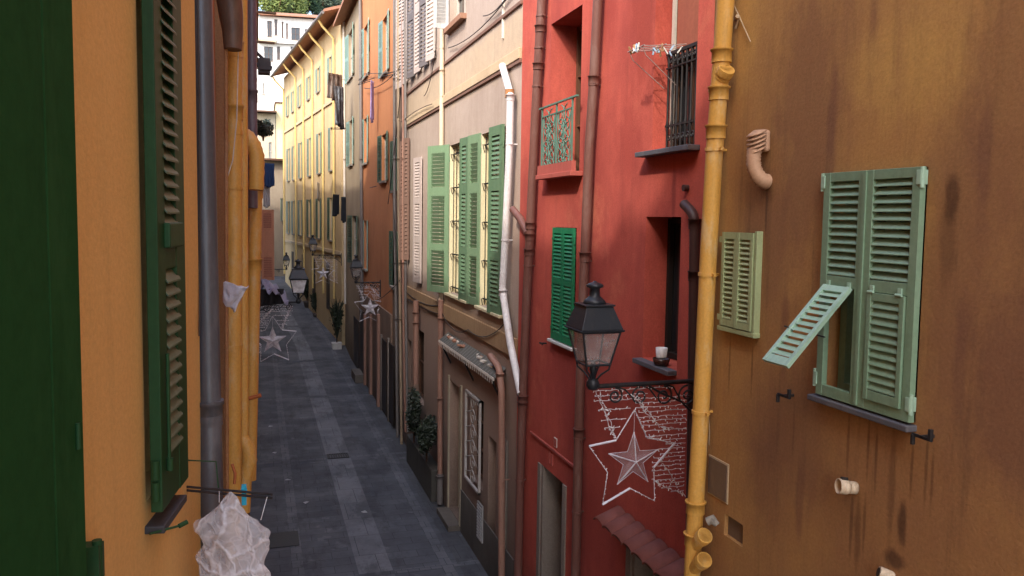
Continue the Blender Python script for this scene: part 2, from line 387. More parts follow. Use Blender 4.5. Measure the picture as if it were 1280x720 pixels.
# ==================================================================== RIGHT SIDE
# ---- ochre building nearest on the right
WY = Wall(3.05, 5.02, 0, -1)
def yb(px, py, ru, rz, c, a): u, z = WY.uv(px, py); return (u, z, ru, rz, c, a)
BR = (.19, .092, .058); DK = (.06, .03, .018); OC = (.52, .31, .095)
ochre_st = stucco('ochre_stucco', (.43, .235, .082), (.28, .14, .07), (.46, .27, .10), 3, .8, .6, False, fine=.1, blobs=(
    yb(1010, 150, .38, 1.1, BR, .58), yb(960, 300, .35, .8, BR, .5), yb(1190, 330, .25, 1.1, BR, .5), yb(1190, 245, .05, .14, DK, .75),
    yb(1185, 300, .06, .3, DK, .4), yb(1260, 120, .25, .9, BR, .45), yb(1060, 560, .014, .22, DK, .5), yb(1085, 565, .014, .22, DK, .5), yb(1140, 580, .014, .22, DK, .5), yb(1165, 600, .014, .22, DK, .5), yb(1158, 580, .014, .22, DK, .5), yb(992, 535, .014, .22, DK, .5), yb(1064, 655, .014, .22, DK, .5), yb(1080, 660, .014, .22, DK, .5), yb(958, 262, .014, .22, DK, .5), yb(912, 455, .014, .22, DK, .5), yb(940, 460, .014, .22, DK, .5), yb(1095, 575, .014, .22, DK, .5), yb(1040, 150, .05, .35, BR, .6), yb(1090, 60, .05, .35, BR, .6), yb(1230, 200, .05, .35, BR, .6), yb(980, 420, .05, .35, BR, .6), yb(1200, 450, .05, .35, BR, .6), yb(1000, 620, .05, .35, BR, .6), yb(985, 540, .5, .5, BR, .5), yb(1260, 480, .3, .6, BR, .7), yb(1128, 655, .035, .14, DK, .8), yb(1115, 600, .03, .35, DK, .45),
    yb(1072, 665, .03, .25, DK, .5), yb(1118, 700, .1, .06, DK, .8), yb(955, 600, .25, .5, BR, .4), yb(1130, 80, .45, .35, OC, .8), yb(930, 40, .22, .5, OC, .7), yb(900, 280, .12, 1.3, OC, .5), yb(960, 235, .08, .16, DK, .4)))
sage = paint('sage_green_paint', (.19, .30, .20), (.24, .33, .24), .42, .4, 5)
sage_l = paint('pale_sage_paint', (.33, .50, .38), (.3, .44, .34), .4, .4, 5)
lime = paint('old_lime_green_paint', (.35, .42, .22), (.25, .27, .15), .5, .5, 8)
slate = paint('slate', (.10, .10, .115), (.16, .15, .15), .6, .5, 6)
yel_pipe = paint('yellow_pipe_paint', (.66, .36, .08), (.62, .48, .27), .48, .55, 9, stretch=(1, 1, .4), spec=.35, bump=.3)
terra = paint('terracotta_vent', (.52, .32, .20), (.36, .2, .12), .6, .6, 12)
YB = empty('corner_building', 'ochre stained stucco building nearest the viewer on the right', 'building', mw=WY.M)
GW = WY.rect((1038, 217), (1144, 528)); SW = WY.rect((912, 290), (945, 414))
NI = WY.rect((906, 642), (928, 684)); PL = WY.rect((888, 570), (909, 628))
facade(0, 9, -.2, 15, [(GW[0], GW[1], GW[2], GW[3], .16), (SW[0], SW[1], SW[2], SW[3], .12), (NI[0], NI[1], NI[2], NI[3], .035)], 6).build('wall', ochre_st, YB)
rf_t = paint('roof_tile', (.36, .17, .10), (.24, .12, .08), .8, .6, 3)
MB().box(-.3, 9.2, -.45, 6.2, 15.02, 15.25).build('roof', rf_t, YB)
# back of the little niche and the cover plate
plate = paint('grey_plate', (.16, .11, .08), (.24, .16, .1), .5, .5, 9); rim = paint('pale_rim', (.48, .36, .22), (.3, .2, .12), .5, .5, 12)
MB().box(NI[0]-.005, NI[1]+.005, .03, .034, NI[2]-.005, NI[3]+.005).build('niche_plate', plate, YB, 'brown plate at the back of a shallow recess low on the wall')
cp = MB().box(PL[0]-.012, PL[1]+.012, -.008, 0.001, PL[2]-.012, PL[3]+.012).build('meter_cover', rim, YB, bev=.004)
MB().box(PL[0], PL[1], -.013, -.006, PL[2], PL[3]).build('plate', plate, cp, bev=.003)
# big sage window
wn = window(YB, GW, sage, dark_glass, .16, 1, 0)
um = (GW[0]+GW[1])/2-.012; gh = GW[3]-GW[2]; zb = GW[2]+.0
hw1 = um-GW[0]-.004; hw2 = GW[1]-um-.004
def leaf(x0, x1, flap_open):
    if not flap_open: x1 += .012
    w_ = x1-x0; m = MB(); th = .034; st = .05; zc = zb+gh*.545; zh = zb+gh*.50
    m.box(x0, x0+st, -th, 0, zb, GW[3]).box(x1-st, x1, -th, 0, zb, GW[3])
    m.box(x0+st, x1-st, -th+.002, -.002, zb, zb+.06).box(x0+st, x1-st, -th+.002, -.002, zh-.005, zc).box(x0+st, x1-st, -th+.002, -.002, GW[3]-.05, GW[3])
    louvre_panel(m, x0+st, x1-st, zc, GW[3]-.05, -th+.003, -.003, .0415)
    o = m.build('shutter', sage, YB, 'sage green louvred leaf with its lower flap propped open' if flap_open else 'sage green louvred leaf with its lower flap shut', loc=(0, -.012, 0), bev=.002)
    fl = zh-(zb+.065); fw = w_-2*st-.01; f = MB(); fs = .028
    f.box(0, fs, -.024, 0, -fl, 0).box(fw-fs, fw, -.024, 0, -fl, 0).box(fs, fw-fs, -.022, -.002, -.04, 0).box(fs, fw-fs, -.022, -.002, -fl, -fl+.05)
    louvre_panel(f, fs, fw-fs, -fl+.05, -.04, -.022, -.003, .0405)
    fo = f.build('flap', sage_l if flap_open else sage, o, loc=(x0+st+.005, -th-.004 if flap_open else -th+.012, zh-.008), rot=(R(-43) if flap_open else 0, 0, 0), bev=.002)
    for k in (.12, .88):
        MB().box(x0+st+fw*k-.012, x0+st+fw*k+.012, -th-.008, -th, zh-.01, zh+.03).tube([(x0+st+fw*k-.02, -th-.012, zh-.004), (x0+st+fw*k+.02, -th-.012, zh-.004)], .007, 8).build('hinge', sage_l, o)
        if not flap_open: MB().box(x0+st+fw*k-.007, x0+st+fw*k+.007, -th-.004, -th+.004, zh-.10, zh-.02).build('strap', sage_l, o)
    if flap_open:
        MB().tube([(x0+st+.012, -th, zb+.33), (x0+st+.012, -th-.27, zb+.40)], .004, 6).build('stay', iron, o)
    return o
leaf(GW[0]+.008, um-.002, True); leaf(um+.002, GW[1]-.008, False)
for x, s in ((GW[0]+.004, -1), (GW[1]-.004, 1)):
    for z in (GW[2]+.09, GW[3]-.05):
        MB().box(x-.014, x+.014, -.052, -.008, z-.035, z+.035).tube([(x+s*.012, -.04, z-.05), (x+s*.012, -.04, z+.05)], .011, 10).build('hinge', sage_l, YB, bev=.002)
MB().box(um-.012, um+.010, -.056, -.047, zb+.01, GW[3]-.01).build('cover_strip', sage, YB)
MB().box(GW[0]-.04, GW[1]+.012, -.065, .15, GW[2]-.045, GW[2]-.012).build('sill', slate, YB, bev=.006)
# shutter dogs
def dog(px, py):
    p = WY.p(px, py, 0); m = MB(); m.box(-.008, .008, -.075, 0, -.008, .008).box(-.06, .06, -.075, -.065, -.009, .007)
    m.box(-.06, -.045, -.08, -.062, -.05, .0).box(.042, .06, -.08, -.062, -.005, .05)
    return m.build('shutter_dog', iron, YB, loc=p, bev=.002)
dog(992, 494); dog(1167, 545)
# small lime window
wn = window(YB, SW, lime, dark_glass, .12, 0, 0)
sm = MB(); X0, X1, Z0, Z1 = SW[0]-.02, SW[1]+.02, SW[2]-.0, SW[3]
shutter(YB, SW[0]-.008, SW[2], (SW[1]-SW[0])/2+.006, SW[3]-SW[2], lime, 1, R(1), .02, ((.07, .93),), st=.03, p=.033)
shutter(YB, SW[1]+.008, SW[2], (SW[1]-SW[0])/2+.006, SW[3]-SW[2], lime, -1, R(1), .022, ((.07, .93),), st=.03, p=.033)
MB().box(SW[0]-.04, SW[1]+.045, -.05, .1, SW[2]-.04, SW[2]-.008).build('sill', lime, YB, bev=.004)
for zz in (SW[2]+.05, SW[3]-.05): MB().box(SW[0]-.045, SW[0]-.005, -.05, 0, zz-.02, zz+.02).build('hinge', lime, YB, bev=.003)
MB().box(SW[1]+.014, SW[1]+.04, -.045, 0, SW[2]-.03, SW[3]+.012).build('frame_strip', lime, YB, bev=.003)
# yellow soil pipe
pp = [(910, -40), (900, 100), (893, 190), (885, 330), (877, 500), (869, 640), (864, 740)]
P1 = pipe(YB, WY, pp, .058, .09, yel_pipe, (70, 117, 165, 634, 674), (187, 343, 515), seg=24, label='yellow painted soil pipe at the corner of the ochre wall')
def branch(px0, py0, du, dz, ln, r=.048):
    a = WY.p(px0, py0, .09); d = Vector((du, -.0, dz)).normalized(); m = MB()
    m.tube([a, a+d*ln], r, 20); e = a+d*ln; m.tube([e-d*.045, e-d*.01, e], [r*1.2, r*1.2, r*1.14], 20).tube([e-d*.075, e-d*.06], r*1.13, 20)
    return m.build('branch', yel_pipe, P1)
branch(893, 116, .8, .75, .20); branch(867, 682, .8, .72, .2); branch(865, 712, .8, .7, .22)
m = MB(); e = WY.p(884, 652, .09); m.tube([e, e+Vector((.02, .03, .02)), e+Vector((.05, .05, -.01))], [.03, .035, .02], 12)
m.build('mortar_lump', paint('mortar', (.3, .27, .22), (.1, .09, .08), .9, .7, 20), P1)
# vent hood
v = WY.p(957, 188, 0); VH = empty('vent_hood', 'ribbed terracotta vent cowl sticking out of the ochre wall above the small green shutters', 'vent', mw=WY.M @ Matrix.Translation(v))
m = MB(); seg = 12
for k in range(5): # overlapping shells
    a0 = -.02+k*.022; r = .045
    arc = [(r*cos(pi*i/seg), -.07-r*.9*sin(pi*i/seg)*(1-.05*k), .075-k*.021-.015*sin(pi*i/seg)) for i in range(seg+1)]
    arc2 = [(r*1.02*cos(pi*i/seg), -.03-r*.7*sin(pi*i/seg), .095-k*.021+.0*i) for i in range(seg+1)]
    m.add(arc+arc2, [(i, i+1, i+seg+2, i+seg+1) for i in range(seg)], True)
so_ = m.build('cowl', terra, VH); sd = so_.modifiers.new('t', 'SOLIDIFY'); sd.thickness = .006
MB().box(-.043, .043, -.035, .0, -.01, .1).build('back_plate', terra, VH, bev=.015)
pts = [(0, -.07, .0), (0, -.075, -.04), (.003, -.075, -.075), (.01, -.07, -.105), (.02, -.055, -.135), (.028, -.03, -.155), (.03, .0, -.16)]
m = MB(); P = [Vector(q) for q in pts]; QQ = []; rr = []
for a, b in zip(P, P[1:]):
    for t in range(4): QQ.append(a.lerp(b, t/4)); rr.append(.034+.006*(t % 2))
QQ.append(P[-1]); rr.append(.036)
m.tube(QQ, rr, 16).build('flexible_duct', terra, VH)
VH.scale = (1.28, 1.15, 1.25)
# open pipe stub
q = WY.p(1070, 610, 0); m = MB(); d = Vector((-.25, -1, .12)).normalized(); e = q+d*.085
ring = MB(); oc = 20
cr = paint('cream_plastic', (.62, .50, .36), (.3, .22, .14), .5, .5, 15)
st = empty('vent_pipe', 'short cream plastic vent pipe with a dark mouth poking out below the big green shutters', 'vent', mw=WY.M @ Matrix.Translation(q))
m = MB(); m.tube([(0, 0, 0), tuple(d*.045)], .034, 20).tube([tuple(d*.045), tuple(d*.052), tuple(d*.1)], [.036, .04, .041], 20, cap=False); o = m.build('pipe', cr, st)
sd = o.modifiers.new('t', 'SOLIDIFY'); sd.thickness = .004
MB().tube([tuple(d*.046), tuple(d*.05)], .033, 20).build('mouth', paint('mouth_black', (.02, .015, .012), None, .9), st)  # near-black disc closes the pipe just inside its mouth
MB().tube([tuple(d*.05+Vector((.0, -.0, .041))), tuple(d*.085+Vector((.0, 0, .041)))], .012, 8).build('notch', paint('notch_black', (.02, .015, .012), None, .9), st)  # near-black rod marks the notch
q = WY.p(1116, 722, 0); m = MB(); d = Vector((-.6, -1, .35)).normalized(); st = empty('vent_pipe', 'broken pale pipe stub at the bottom edge below the cream vent pipe', 'vent', mw=WY.M @ Matrix.Translation(q))
MB().tube([(0, 0, 0), tuple(d*.07)], [.03, .032], 16).build('pipe', cr, st); MB().tube([tuple(d*.071), tuple(d*.074)], .024, 14).build('mouth', paint('stub_black', (.03, .02, .012), None, .9), st)  # near-black disc covers the end of the stub
# loose cable, peg and bracket scraps at the top
cab = paint('pale_cable', (.45, .33, .2), (.2, .14, .08), .6)
MB().tube([WY.p(*a, .02) for a in ((912, -5), (918, 8), (924, 20), (930, 34), (938, 52))], .004, 6).build('cable', cab, YB)
MB().tube([WY.p(920, 24, .0), WY.p(922, 20, .035)], [.016, .013], 10).tube([WY.p(919, 36, .012), WY.p(923, 24, .012)], .008, 6).build('cable_clip', cab, YB)
MB().tube([WY.p(*a, .012) for a in ((886, 520), (887, 540), (886, 556))], .003, 6).build('cable', cab, YB)

# ---- red building
WR = Wall(3.7, 11.32, 0, -1)
RB = empty('red_building', 'red stucco townhouse between the cream house and the ochre corner', 'building', mw=WR.M)
hA = WR.rect((689, 32), (718, 215)); hA = (hA[0], WR.uv(728, 12)[0], hA[2], WR.uv(690, 30)[1])
u0, z1 = WR.uv(815, 190); hB = (u0, WR.uv(868, 184)[0], z1, 9.25)
hC = WR.rect((812, 271), (846, 465)); hC = (WR.uv(803, 447)[0], WR.uv(846, 464)[0], WR.uv(803, 447)[1], WR.uv(815, 271)[1])
hD = WR.rect((699, 284), (718, 434)); hD = (WR.uv(692, 425)[0], WR.uv(718, 433)[0], hD[2], hD[3])
hE = (WR.uv(677, 585)[0], WR.uv(705, 590)[0], -.0, WR.uv(680, 583)[1])
hF = (WR.uv(634, 555)[0]+0.02, WR.uv(650, 560)[0], 0, WR.uv(640, 556)[1])
hG = (WR.uv(790, 700)[0], WR.uv(850, 700)[0], 0., WR.uv(800, 690)[1])
facade(0, 10.5, -.2, 15.5, [(*hA, .42), (*hB, .26), (*hC, .30), (*hD, .1), (*hE, .35), (*hF, .35), (*hG, .3)], 6).build('wall', red_st, RB)
MB().box(-.2, 10.5, -.5, 6.2, 15.52, 15.75).build('roof', rf_t, RB)
wfr = paint('white_frame', (.5, .46, .4), (.3, .26, .2), .5)
frame_black = paint('near_black_frame', (.012, .008, .007), None, .8)  # shade inside the deep opening put into the frame colour
brn = paint('brown_wood', (.12, .055, .03), (.06, .03, .02), .5, .5, 9)
for h, r in ((hA, .42), (hB, .26), (hC, .30)):
    window(RB, h, frame_black if h is hC else brn, dark_glass, r, 0 if h is hC else 1, 0 if h is hC else 2)
grn = paint('bottle_green_paint', (.015, .19, .085), (.02, .13, .07), .4, .4, 6)
window(RB, hD, brn, dark_glass, .1, 1, 0)
hw = (hD[1]-hD[0])/2
for s, x in ((1, hD[0]), (-1, hD[1])):
    shutter(RB, x, hD[2]+.01, hw-.003, hD[3]-hD[2]-.015, grn, s, 0, .012, ((.06, .5), (.55, .95)), st=.045, p=.05, hinge_mat=grn)
white = paint('white_marble', (.62, .62, .6), (.42, .4, .38), .5, .4, 8)
MB().box(hD[0]-.07, hD[1]+.07, -.07, .08, hD[2]-.04, hD[2]-.004).build('sill', white, RB, bev=.005)
for px, py in ((683, 429),): p = WR.p(px, py, 0); MB().box(-.01, .01, -.08, 0, -.01, .01).box(-.05, .06, -.085, -.07, -.012, .012).build('shutter_dog', iron, RB, loc=p)
red_sill = paint('red_painted_sill', (.42, .10, .075), (.25, .06, .05), .7, .5, 8)
MB().box(hA[0]-.08, hA[1]+.12, -.16, .0, hA[2]-.06, hA[2]-.002).build('sill', red_sill, RB, bev=.006)
MB().box(hB[0]-.12, hB[1]+.1, -.13, .0, hB[2]-.05, hB[2]-.002).build('sill', slate, RB, bev=.006)
MB().box(hC[0]-.03, hC[1]+.0, -.1, .23, hC[2]-.05, hC[2]-.002).build('sill', slate, RB, bev=.006)
MB().box(hB[0]+.02, hB[0]+.07, .17, .195, hB[2]+.02, hB[3]-.02).build('door_frame', wfr, RB)
curt = paint('rust_curtain', (.30, .09, .05), (.22, .06, .04), .8, .5, 3)
MB().box(hB[0]+.1, hB[1]-.02, .185, .192, hB[2]+.9, hB[3]-.02).build('curtain', curt, RB)
# green wrought-iron balustrade
def scroll(m, c, r0, turns, a0, sgn, r=.006, plane='xz', n=26):
    pts = []
    for i in range(n+1):
        t = i/n; a = a0+sgn*turns*2*pi*t; rr_ = r0*(1-.82*t)
        pts.append((c[0]+rr_*cos(a), c[1], c[2]+rr_*sin(a)))
    m.tube(pts, r, 6)
verd = paint('verdigris_iron', (.10, .22, .17), (.14, .09, .06), .55, .55, 14)
hz = hA[3]-hA[2]; rt_ = WR.uv(690, 134)[1]; wA = hA[1]-hA[0]
bal = MB().box(hA[0]-.1, hA[1]+.16, -.12, -.09, rt_-.02, rt_).build('balustrade', verd, RB, 'green scrollwork balustrade with a grey top rail')
m = MB(); xs0, xs1 = hA[0]+.0, hA[1]-.0
for x in (xs0, xs1, (xs0+xs1)/2): m.box(x-.01, x+.01, -.112, -.092, hA[2], rt_-.02)
m.box(xs0, xs1, -.112, -.095, hA[2]+.03, hA[2]+.05).box(xs0, xs1, -.112, -.095, rt_-.14, rt_-.125)
m.build('rail', verd, bal)
m = MB(); rh = rt_-.14-hA[2]-.05
for side_ in (0, 1):
    xa = xs0+(xs1-xs0)*side_/2; wq = (xs1-xs0)/2
    for k in range(3):
        zc = hA[2]+.06+rh*(k+.5)/3
        for s_ in (-1, 1):
            scroll(m, (xa+wq*(.5+.2*s_), -.103, zc+.05), wq*.26, 1.4, pi/2, s_, .007); scroll(m, (xa+wq*(.5+.22*s_), -.103, zc-.07), wq*.24, 1.3, -pi/2, -s_, .007)
    for k in range(4): m.tube([(xa+wq*(k+.5)/4+.02*sin(z*14+k), -.1, hA[2]+.05+rh*z/8) for z in range(9)], .006, 6)
m.build('scrollwork', verd, bal)
MB().box(hA[0]-.06, hA[1]+.1, -.14, -.085, hA[2]-.0, hA[2]+.12).build('kick_plate', red_sill, bal)
# black iron balustrade in the upper right window
bal = MB().box(hB[0]+.02, hB[1]-.01, .115, .15, hB[2]+.93, hB[2]+.96).build('balustrade', iron, RB, 'black iron balustrade with close uprights')
m = MB(); n = 9
for k in range(n):
    x = hB[0]+.05+(hB[1]-hB[0]-.1)*k/(n-1)
    m.tube([(x, .132, hB[2]+.02), (x, .132, hB[2]+.2), (x, .132, hB[2]+.25), (x, .132, hB[2]+.3), (x, .132, hB[2]+.82), (x, .132, hB[2]+.93)], [.012, .012, .02, .012, .012, .018], 6)
    if k < n-1:
        dx = (hB[1]-hB[0]-.1)/(n-1)
        scroll(m, (x+dx/2, .132, hB[2]+.13), dx*.42, 1.2, 0, 1, .008, n=16); scroll(m, (x+dx/2, .132, hB[2]+.87), dx*.38, 1.2, 0, 1, .008, n=16)
m.box(hB[0]+.02, hB[1]-.01, .12, .145, hB[2]+.01, hB[2]+.04).box(hB[0]+.02, hB[1]-.01, .12, .145, hB[2]+.24, hB[2]+.26).box(hB[0]+.02, hB[1]-.01, .12, .145, hB[2]+.80, hB[2]+.815)
m.build('uprights', iron, bal)
# drying rack with pegs
t0 = WR.M @ WR.p(812, 84, .45)
DR = empty('drying_rack', 'small clothes drying rack with pegs leaning out over the black balustrade', 'drying rack', mw=WR.M @ Matrix.Translation((hB[0]+.1, .1, hB[2]+.95)))
wire = paint('white_wire', (.38, .3, .28), (.5, .45, .4), .4)
m = MB(); 
for k in range(4): m.tube([(-.0+.09*k, -.42, -.02), (.0+.09*k, .04, .03)], .004, 6)
m.tube([(-.03, -.42, -.02), (.32, -.42, -.02)], .005, 6).tube([(-.03, -.2, .005), (.32, -.2, .005)], .005, 6).tube([(0, -.42, -.02), (0, -.38, -.1), (.02, -.05, -.35)], .004, 6).tube([(.27, -.42, -.02), (.27, -.38, -.1), (.25, -.05, -.35)], .004, 6)
m.build('frame', wire, DR)
pegc = [paint('peg_white', (.75, .74, .7), None, .4), paint('peg_pale_blue', (.35, .5, .65), None, .4), paint('peg_wood', (.5, .3, .15), None, .6)]
for k in range(20):
    x = random.uniform(-.03, .3); y = random.choice((-.42, -.4, -.2, -.1, .02)); a = random.uniform(-.8, .8)
    MB().box(-.006, .006, -.005, .005, -.05, .025).box(-.007, .007, -.011, -.006, -.05, .02).build('peg', pegc[k % 3], DR, loc=(x, y, .0), rot=(random.uniform(-.5, .5), a, random.uniform(0, 3)))
# cup and bowl on the sill of the dark window
cz = hC[2]; cx = hC[0]+(hC[1]-hC[0])*.62
bw = MB().lathe([(.03, 0), (.07, .01), (.085, .07), (.08, .07), (.062, .015), (.0, .012)], (0, 0, 0), 20).build('bowl', paint('brown_glaze', (.05, .02, .015), None, .25), mw=WR.M @ Matrix.Translation((cx, -.02, cz))); tag(bw, 'dark brown bowl on the window sill under the white cup', 'bowl')
cu = MB().lathe([(.05, 0), (.052, .01), (.058, .10), (.053, .10), (.048, .012), (.0, .01)], (0, 0, 0), 20).build('cup', paint('white_glaze', (.7, .7, .7), None, .25), mw=WR.M @ Matrix.Translation((cx, -.02, cz+.072))); tag(cu, 'plain white cup standing in the brown bowl on the slate sill', 'cup')
# doors
stone = stucco('grey_stone', (.30, .26, .22), (.17, .14, .12), None, 5, .7, .3, True)
door_m = paint('dark_door', (.03, .02, .015), (.06, .035, .02), .5, .5, 8)
for h in (hE, hF, hG):
    dm = MB().box(h[0], h[1], .3, .335, h[2], h[3]); dm.build('door', door_m, RB)
    for s_ in (0, 1):
        x = h[s_]; MB().box(x-.11 if s_ == 0 else x, x if s_ == 0 else x+.11, -.02, .0, 0, h[3]+.0).build('jamb', stone, RB)
    MB().box(h[0]+.001, h[0]+.06, .0, .28, 0, h[3]-.001).build('jamb', stone, RB)
trim = paint('red_moulding', (.40, .09, .07), (.26, .06, .05), .8)
zt = WR.uv(690, 560)[1]; MB().box(WR.uv(664, 548)[0], WR.uv(722, 578)[0], -.025, 0, zt-.02, zt+.01).build('moulding', trim, RB)
num = paint('white_plaque', (.6, .55, .5), None, .4); p = WR.p(695, 553, 0); MB().box(-.05, .05, -.012, 0, -.06, .06).build('plaque', num, RB, loc=p); MB().box(-.04, .04, -.015, -.011, -.05, .05).build('plaque_face', red_sill, RB, loc=p)
for px, py in ((688, 572), (691, 575)): p = WR.p(px, py); MB().box(-.015, .015, -.02, 0, -.08, .08).build('moulding', trim, RB, loc=p)
# pipes
rp = paint('maroon_pipe_paint', (.16, .07, .055), (.20, .12, .10), .5, .6, 6)
pipe(RB, WR, [(679, -30), (674, 60), (669, 150), (664, 260), (659, 360), (654, 480), (650, 600), (647, 740)], .062, .09, rp, (36, 83, 282, 296, 315, 498, 506), (20, 60, 108, 332, 600), label='maroon painted downpipe beside the cream house')
pipe(RB, WR, [(749, -30), (743, 90), (737, 180), (732, 300), (727, 420), (723, 560), (719, 740)], .056, .085, rp, (100, 320, 540), (106, 326, 548, 640), label='maroon painted downpipe between the windows of the red house')
pipe(RB, WR, [(641, 262), (650, 273), (660, 292)], .055, .12, rp, (), (), name='branch_pipe')
dkp = paint('dark_maroon_pipe', (.06, .03, .028), (.09, .05, .04), .5, .6, 6)
pipe(RB, WR, [(855, 255), (868, 268), (868, 300), (866, 480), (862, 740)], .045, .06, dkp, (280, 345, 500), (), label='dark downpipe in the corner beside the ochre building')
p = WR.p(860, 235, 0); MB().tube([p, p+Vector((0, -.05, 0))], .03, 14).build('pipe_stub', dkp, RB)
# little tiled canopy over the low doorway
tile = paint('clay_canopy_tile', (.25, .085, .065), (.2, .08, .06), .8, .6, 8)
TC = MB(); a = WR.p(775, 645, 0); b = WR.p(850, 700, 0); x0, x1 = a.x-.05, hG[1]+.5; zc = hG[3]+.28; nt_ = 8
for k in range(nt_):
    xx = x0+(x1-x0)*(k+.5)/nt_; hwid = (x1-x0)/nt_*.52
    for row in range(1):
        pts = []; y_a, z_a = -.02-.16*row, zc-.075*row+.0; y_b, z_b = y_a-.27, z_a-.11
        arcA = [(xx+hwid*cos(pi*i/8), y_a, z_a+.045*sin(pi*i/8)) for i in range(9)]; arcB = [(xx+hwid*1.08*cos(pi*i/8), y_b, z_b+.05*sin(pi*i/8)) for i in range(9)]
        TC.add(arcA+arcB, [(i, i+1, i+10, i+9) for i in range(8)], True)
o = TC.build('tiled_canopy', tile, RB); sd = o.modifiers.new('t', 'SOLIDIFY'); sd.thickness = .014
MB().box(x0, x1, -.2, 0, zc-.17, zc-.10).build('canopy_base', brn, RB)

# ---- cream building
WC = Wall(3.7, 21.4, 0, -1)
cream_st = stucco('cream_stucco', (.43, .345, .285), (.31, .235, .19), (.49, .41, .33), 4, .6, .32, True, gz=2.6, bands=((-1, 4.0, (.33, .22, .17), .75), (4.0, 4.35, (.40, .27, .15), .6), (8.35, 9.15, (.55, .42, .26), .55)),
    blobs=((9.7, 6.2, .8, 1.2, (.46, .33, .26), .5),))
CB = empty('cream_building', 'pale cream house with tall green shutters and a glass canopy over its door', 'building', mw=WC.M)
CU = lambda px, py=250: WC.uv(px, py)[0]; CZ = lambda px, py: WC.uv(px, py)[1]
zW0, zW1 = 4.55, CZ(563, 182)
h1 = (CU(562), CU(588), zW0, zW1); h2 = (CU(601), CU(631), zW0, zW1)
zu = CZ(575, 24); h3 = (CU(562, 20), CU(582, 20), zu, zu+2.3)
h4 = (CU(537, 60), CU(546, 60), zu, zu+2.3)
hd = (CU(562, 560), CU(576, 560), .12, CZ(563, 475)); hg = (CU(587, 550), CU(604, 550), CZ(600, 610), CZ(587, 488))
hk = (CU(517, 440), CU(530, 440), 1.6, 3.35); hl = (CU(610, 600), CU(620, 600), 0.1, 2.4)
hm_ = (CU(508, 500), CU(514, 500), .1, 2.9)
facade(0, 10.08, -.2, 14.2, [(*h1, .2), (*h2, .2), (*h3, .2), (*h4, .2), (*hd, .25), (*hg, .2), (*hk, .2), (*hl, .25), (*hm_, .2)], 6).build('wall', cream_st, CB)
MB().box(-.1, 10.1, -.5, 6.1, 14.22, 14.4).build('roof', rf_t, CB)
creamf = paint('cream_reveal_paint', (.74, .66, .42), (.6, .5, .3), .6, .4, 5)
for h in (h1, h2):
    window(CB, h, creamf, dark_glass, .2, 1, 3)
    MB().box(h[0]+.002, h[0]+.016, .002, .14, h[2]+.002, h[3]-.002).build('reveal_board', creamf, CB)
    MB().box(h[0]-.06, h[1]+.06, -.09, .14, h[2]-.05, h[2]-.003).build('sill', creamf, CB, bev=.005)
    # iron bars with horizontal struts
    m = MB()
    for k in range(7):
        x = h[0]+.1+(h[1]-h[0]-.16)*k/6; m.tube([(x, .06, h[2]+.02), (x, .06, h[3]-.05)], .009, 6)
    for k in range(5):
        z = h[2]+.12+(h[3]-h[2]-.3)*k/4; m.box(h[0]+.03, h[1]-.02, .045, .075, z-.012, z+.012); m.tube([(h[0]+.02, .06, z), (h[0]+.1, -.0, z+.0), (h[0]+.02, .05, z-.12)], .008, 6)
    m.build('window_grille', iron, CB)
for h in (h3, h4): window(CB, h, wfr, dark_glass, .2, 1, 3)
leafg = paint('leaf_green_paint', (.18, .285, .165), (.25, .35, .23), .45, .4, 5); leafd = paint('leaf_green_shade', (.12, .21, .12), (.17, .27, .17), .45, .4, 5)  # second green is a darker copy with shade put into its colour
hh = zW1-zW0+.06; P3 = ((.045, .29), (.335, .66), (.72, .95))
lw1, lw2 = (h1[1]-h1[0])/2, (h2[1]-h2[0])/2
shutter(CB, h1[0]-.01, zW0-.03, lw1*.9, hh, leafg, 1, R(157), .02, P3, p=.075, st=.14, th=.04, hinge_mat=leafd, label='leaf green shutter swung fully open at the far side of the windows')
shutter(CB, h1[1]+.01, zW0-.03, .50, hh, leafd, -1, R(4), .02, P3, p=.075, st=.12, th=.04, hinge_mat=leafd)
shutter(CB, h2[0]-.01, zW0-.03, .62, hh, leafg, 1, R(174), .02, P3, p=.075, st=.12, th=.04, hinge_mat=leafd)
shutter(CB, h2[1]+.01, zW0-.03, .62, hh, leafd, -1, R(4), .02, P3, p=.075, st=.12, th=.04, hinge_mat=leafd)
# closed pale shutters further left and brown ones
pales = paint('pale_pink_shutter', (.52, .44, .40), (.42, .34, .3), .6, .5, 8); brs = paint('brown_shutter', (.20, .12, .09), (.13, .08, .06), .6, .5, 8)
zz0, zz1 = CZ(523, 352), CZ(523, 198)
shutter(CB, CU(529), zz0, .62, zz1-zz0, pales, -1, R(6), .03, ((.04, .32), (.37, .63), (.68, .96)), p=.07, st=.12)
for px, a in ((513, 30), (508, 30)): shutter(CB, CU(px), CZ(px, 325), .22, 3.1, brs, -1, R(a), .02, ((.04, .46), (.52, .96)), p=.1, st=.06)
# upper row shutters
for px, a, s_ in ((546, 150, 1), (537, 150, 1), (528, 165, 1), (520, 150, 1), (511, 160, 1), (505, 150, 1)):
    u_ = CU(px, 50); shutter(CB, u_, zu-.35, .52, 3.0, pales if px not in (537, 520) else paint('grey_shutter', (.16, .14, .14), (.1, .1, .1), .6), -1, R((180-a)*.3), .03, ((.04, .46), (.52, .96)), p=.09, st=.06)
MB().box(h3[0]-.05, h3[1]+.08, -.12, .0, zu-.1, zu-.003).build('sill', paint('brown_sill', (.3, .16, .1), (.2, .1, .06), .8), CB)
for s_ in (1,): shutter(CB, h3[0], zu, .3, 2.3, white, 1, R(80), .02, ((.04, .46), (.52, .96)), p=.07, st=.05)
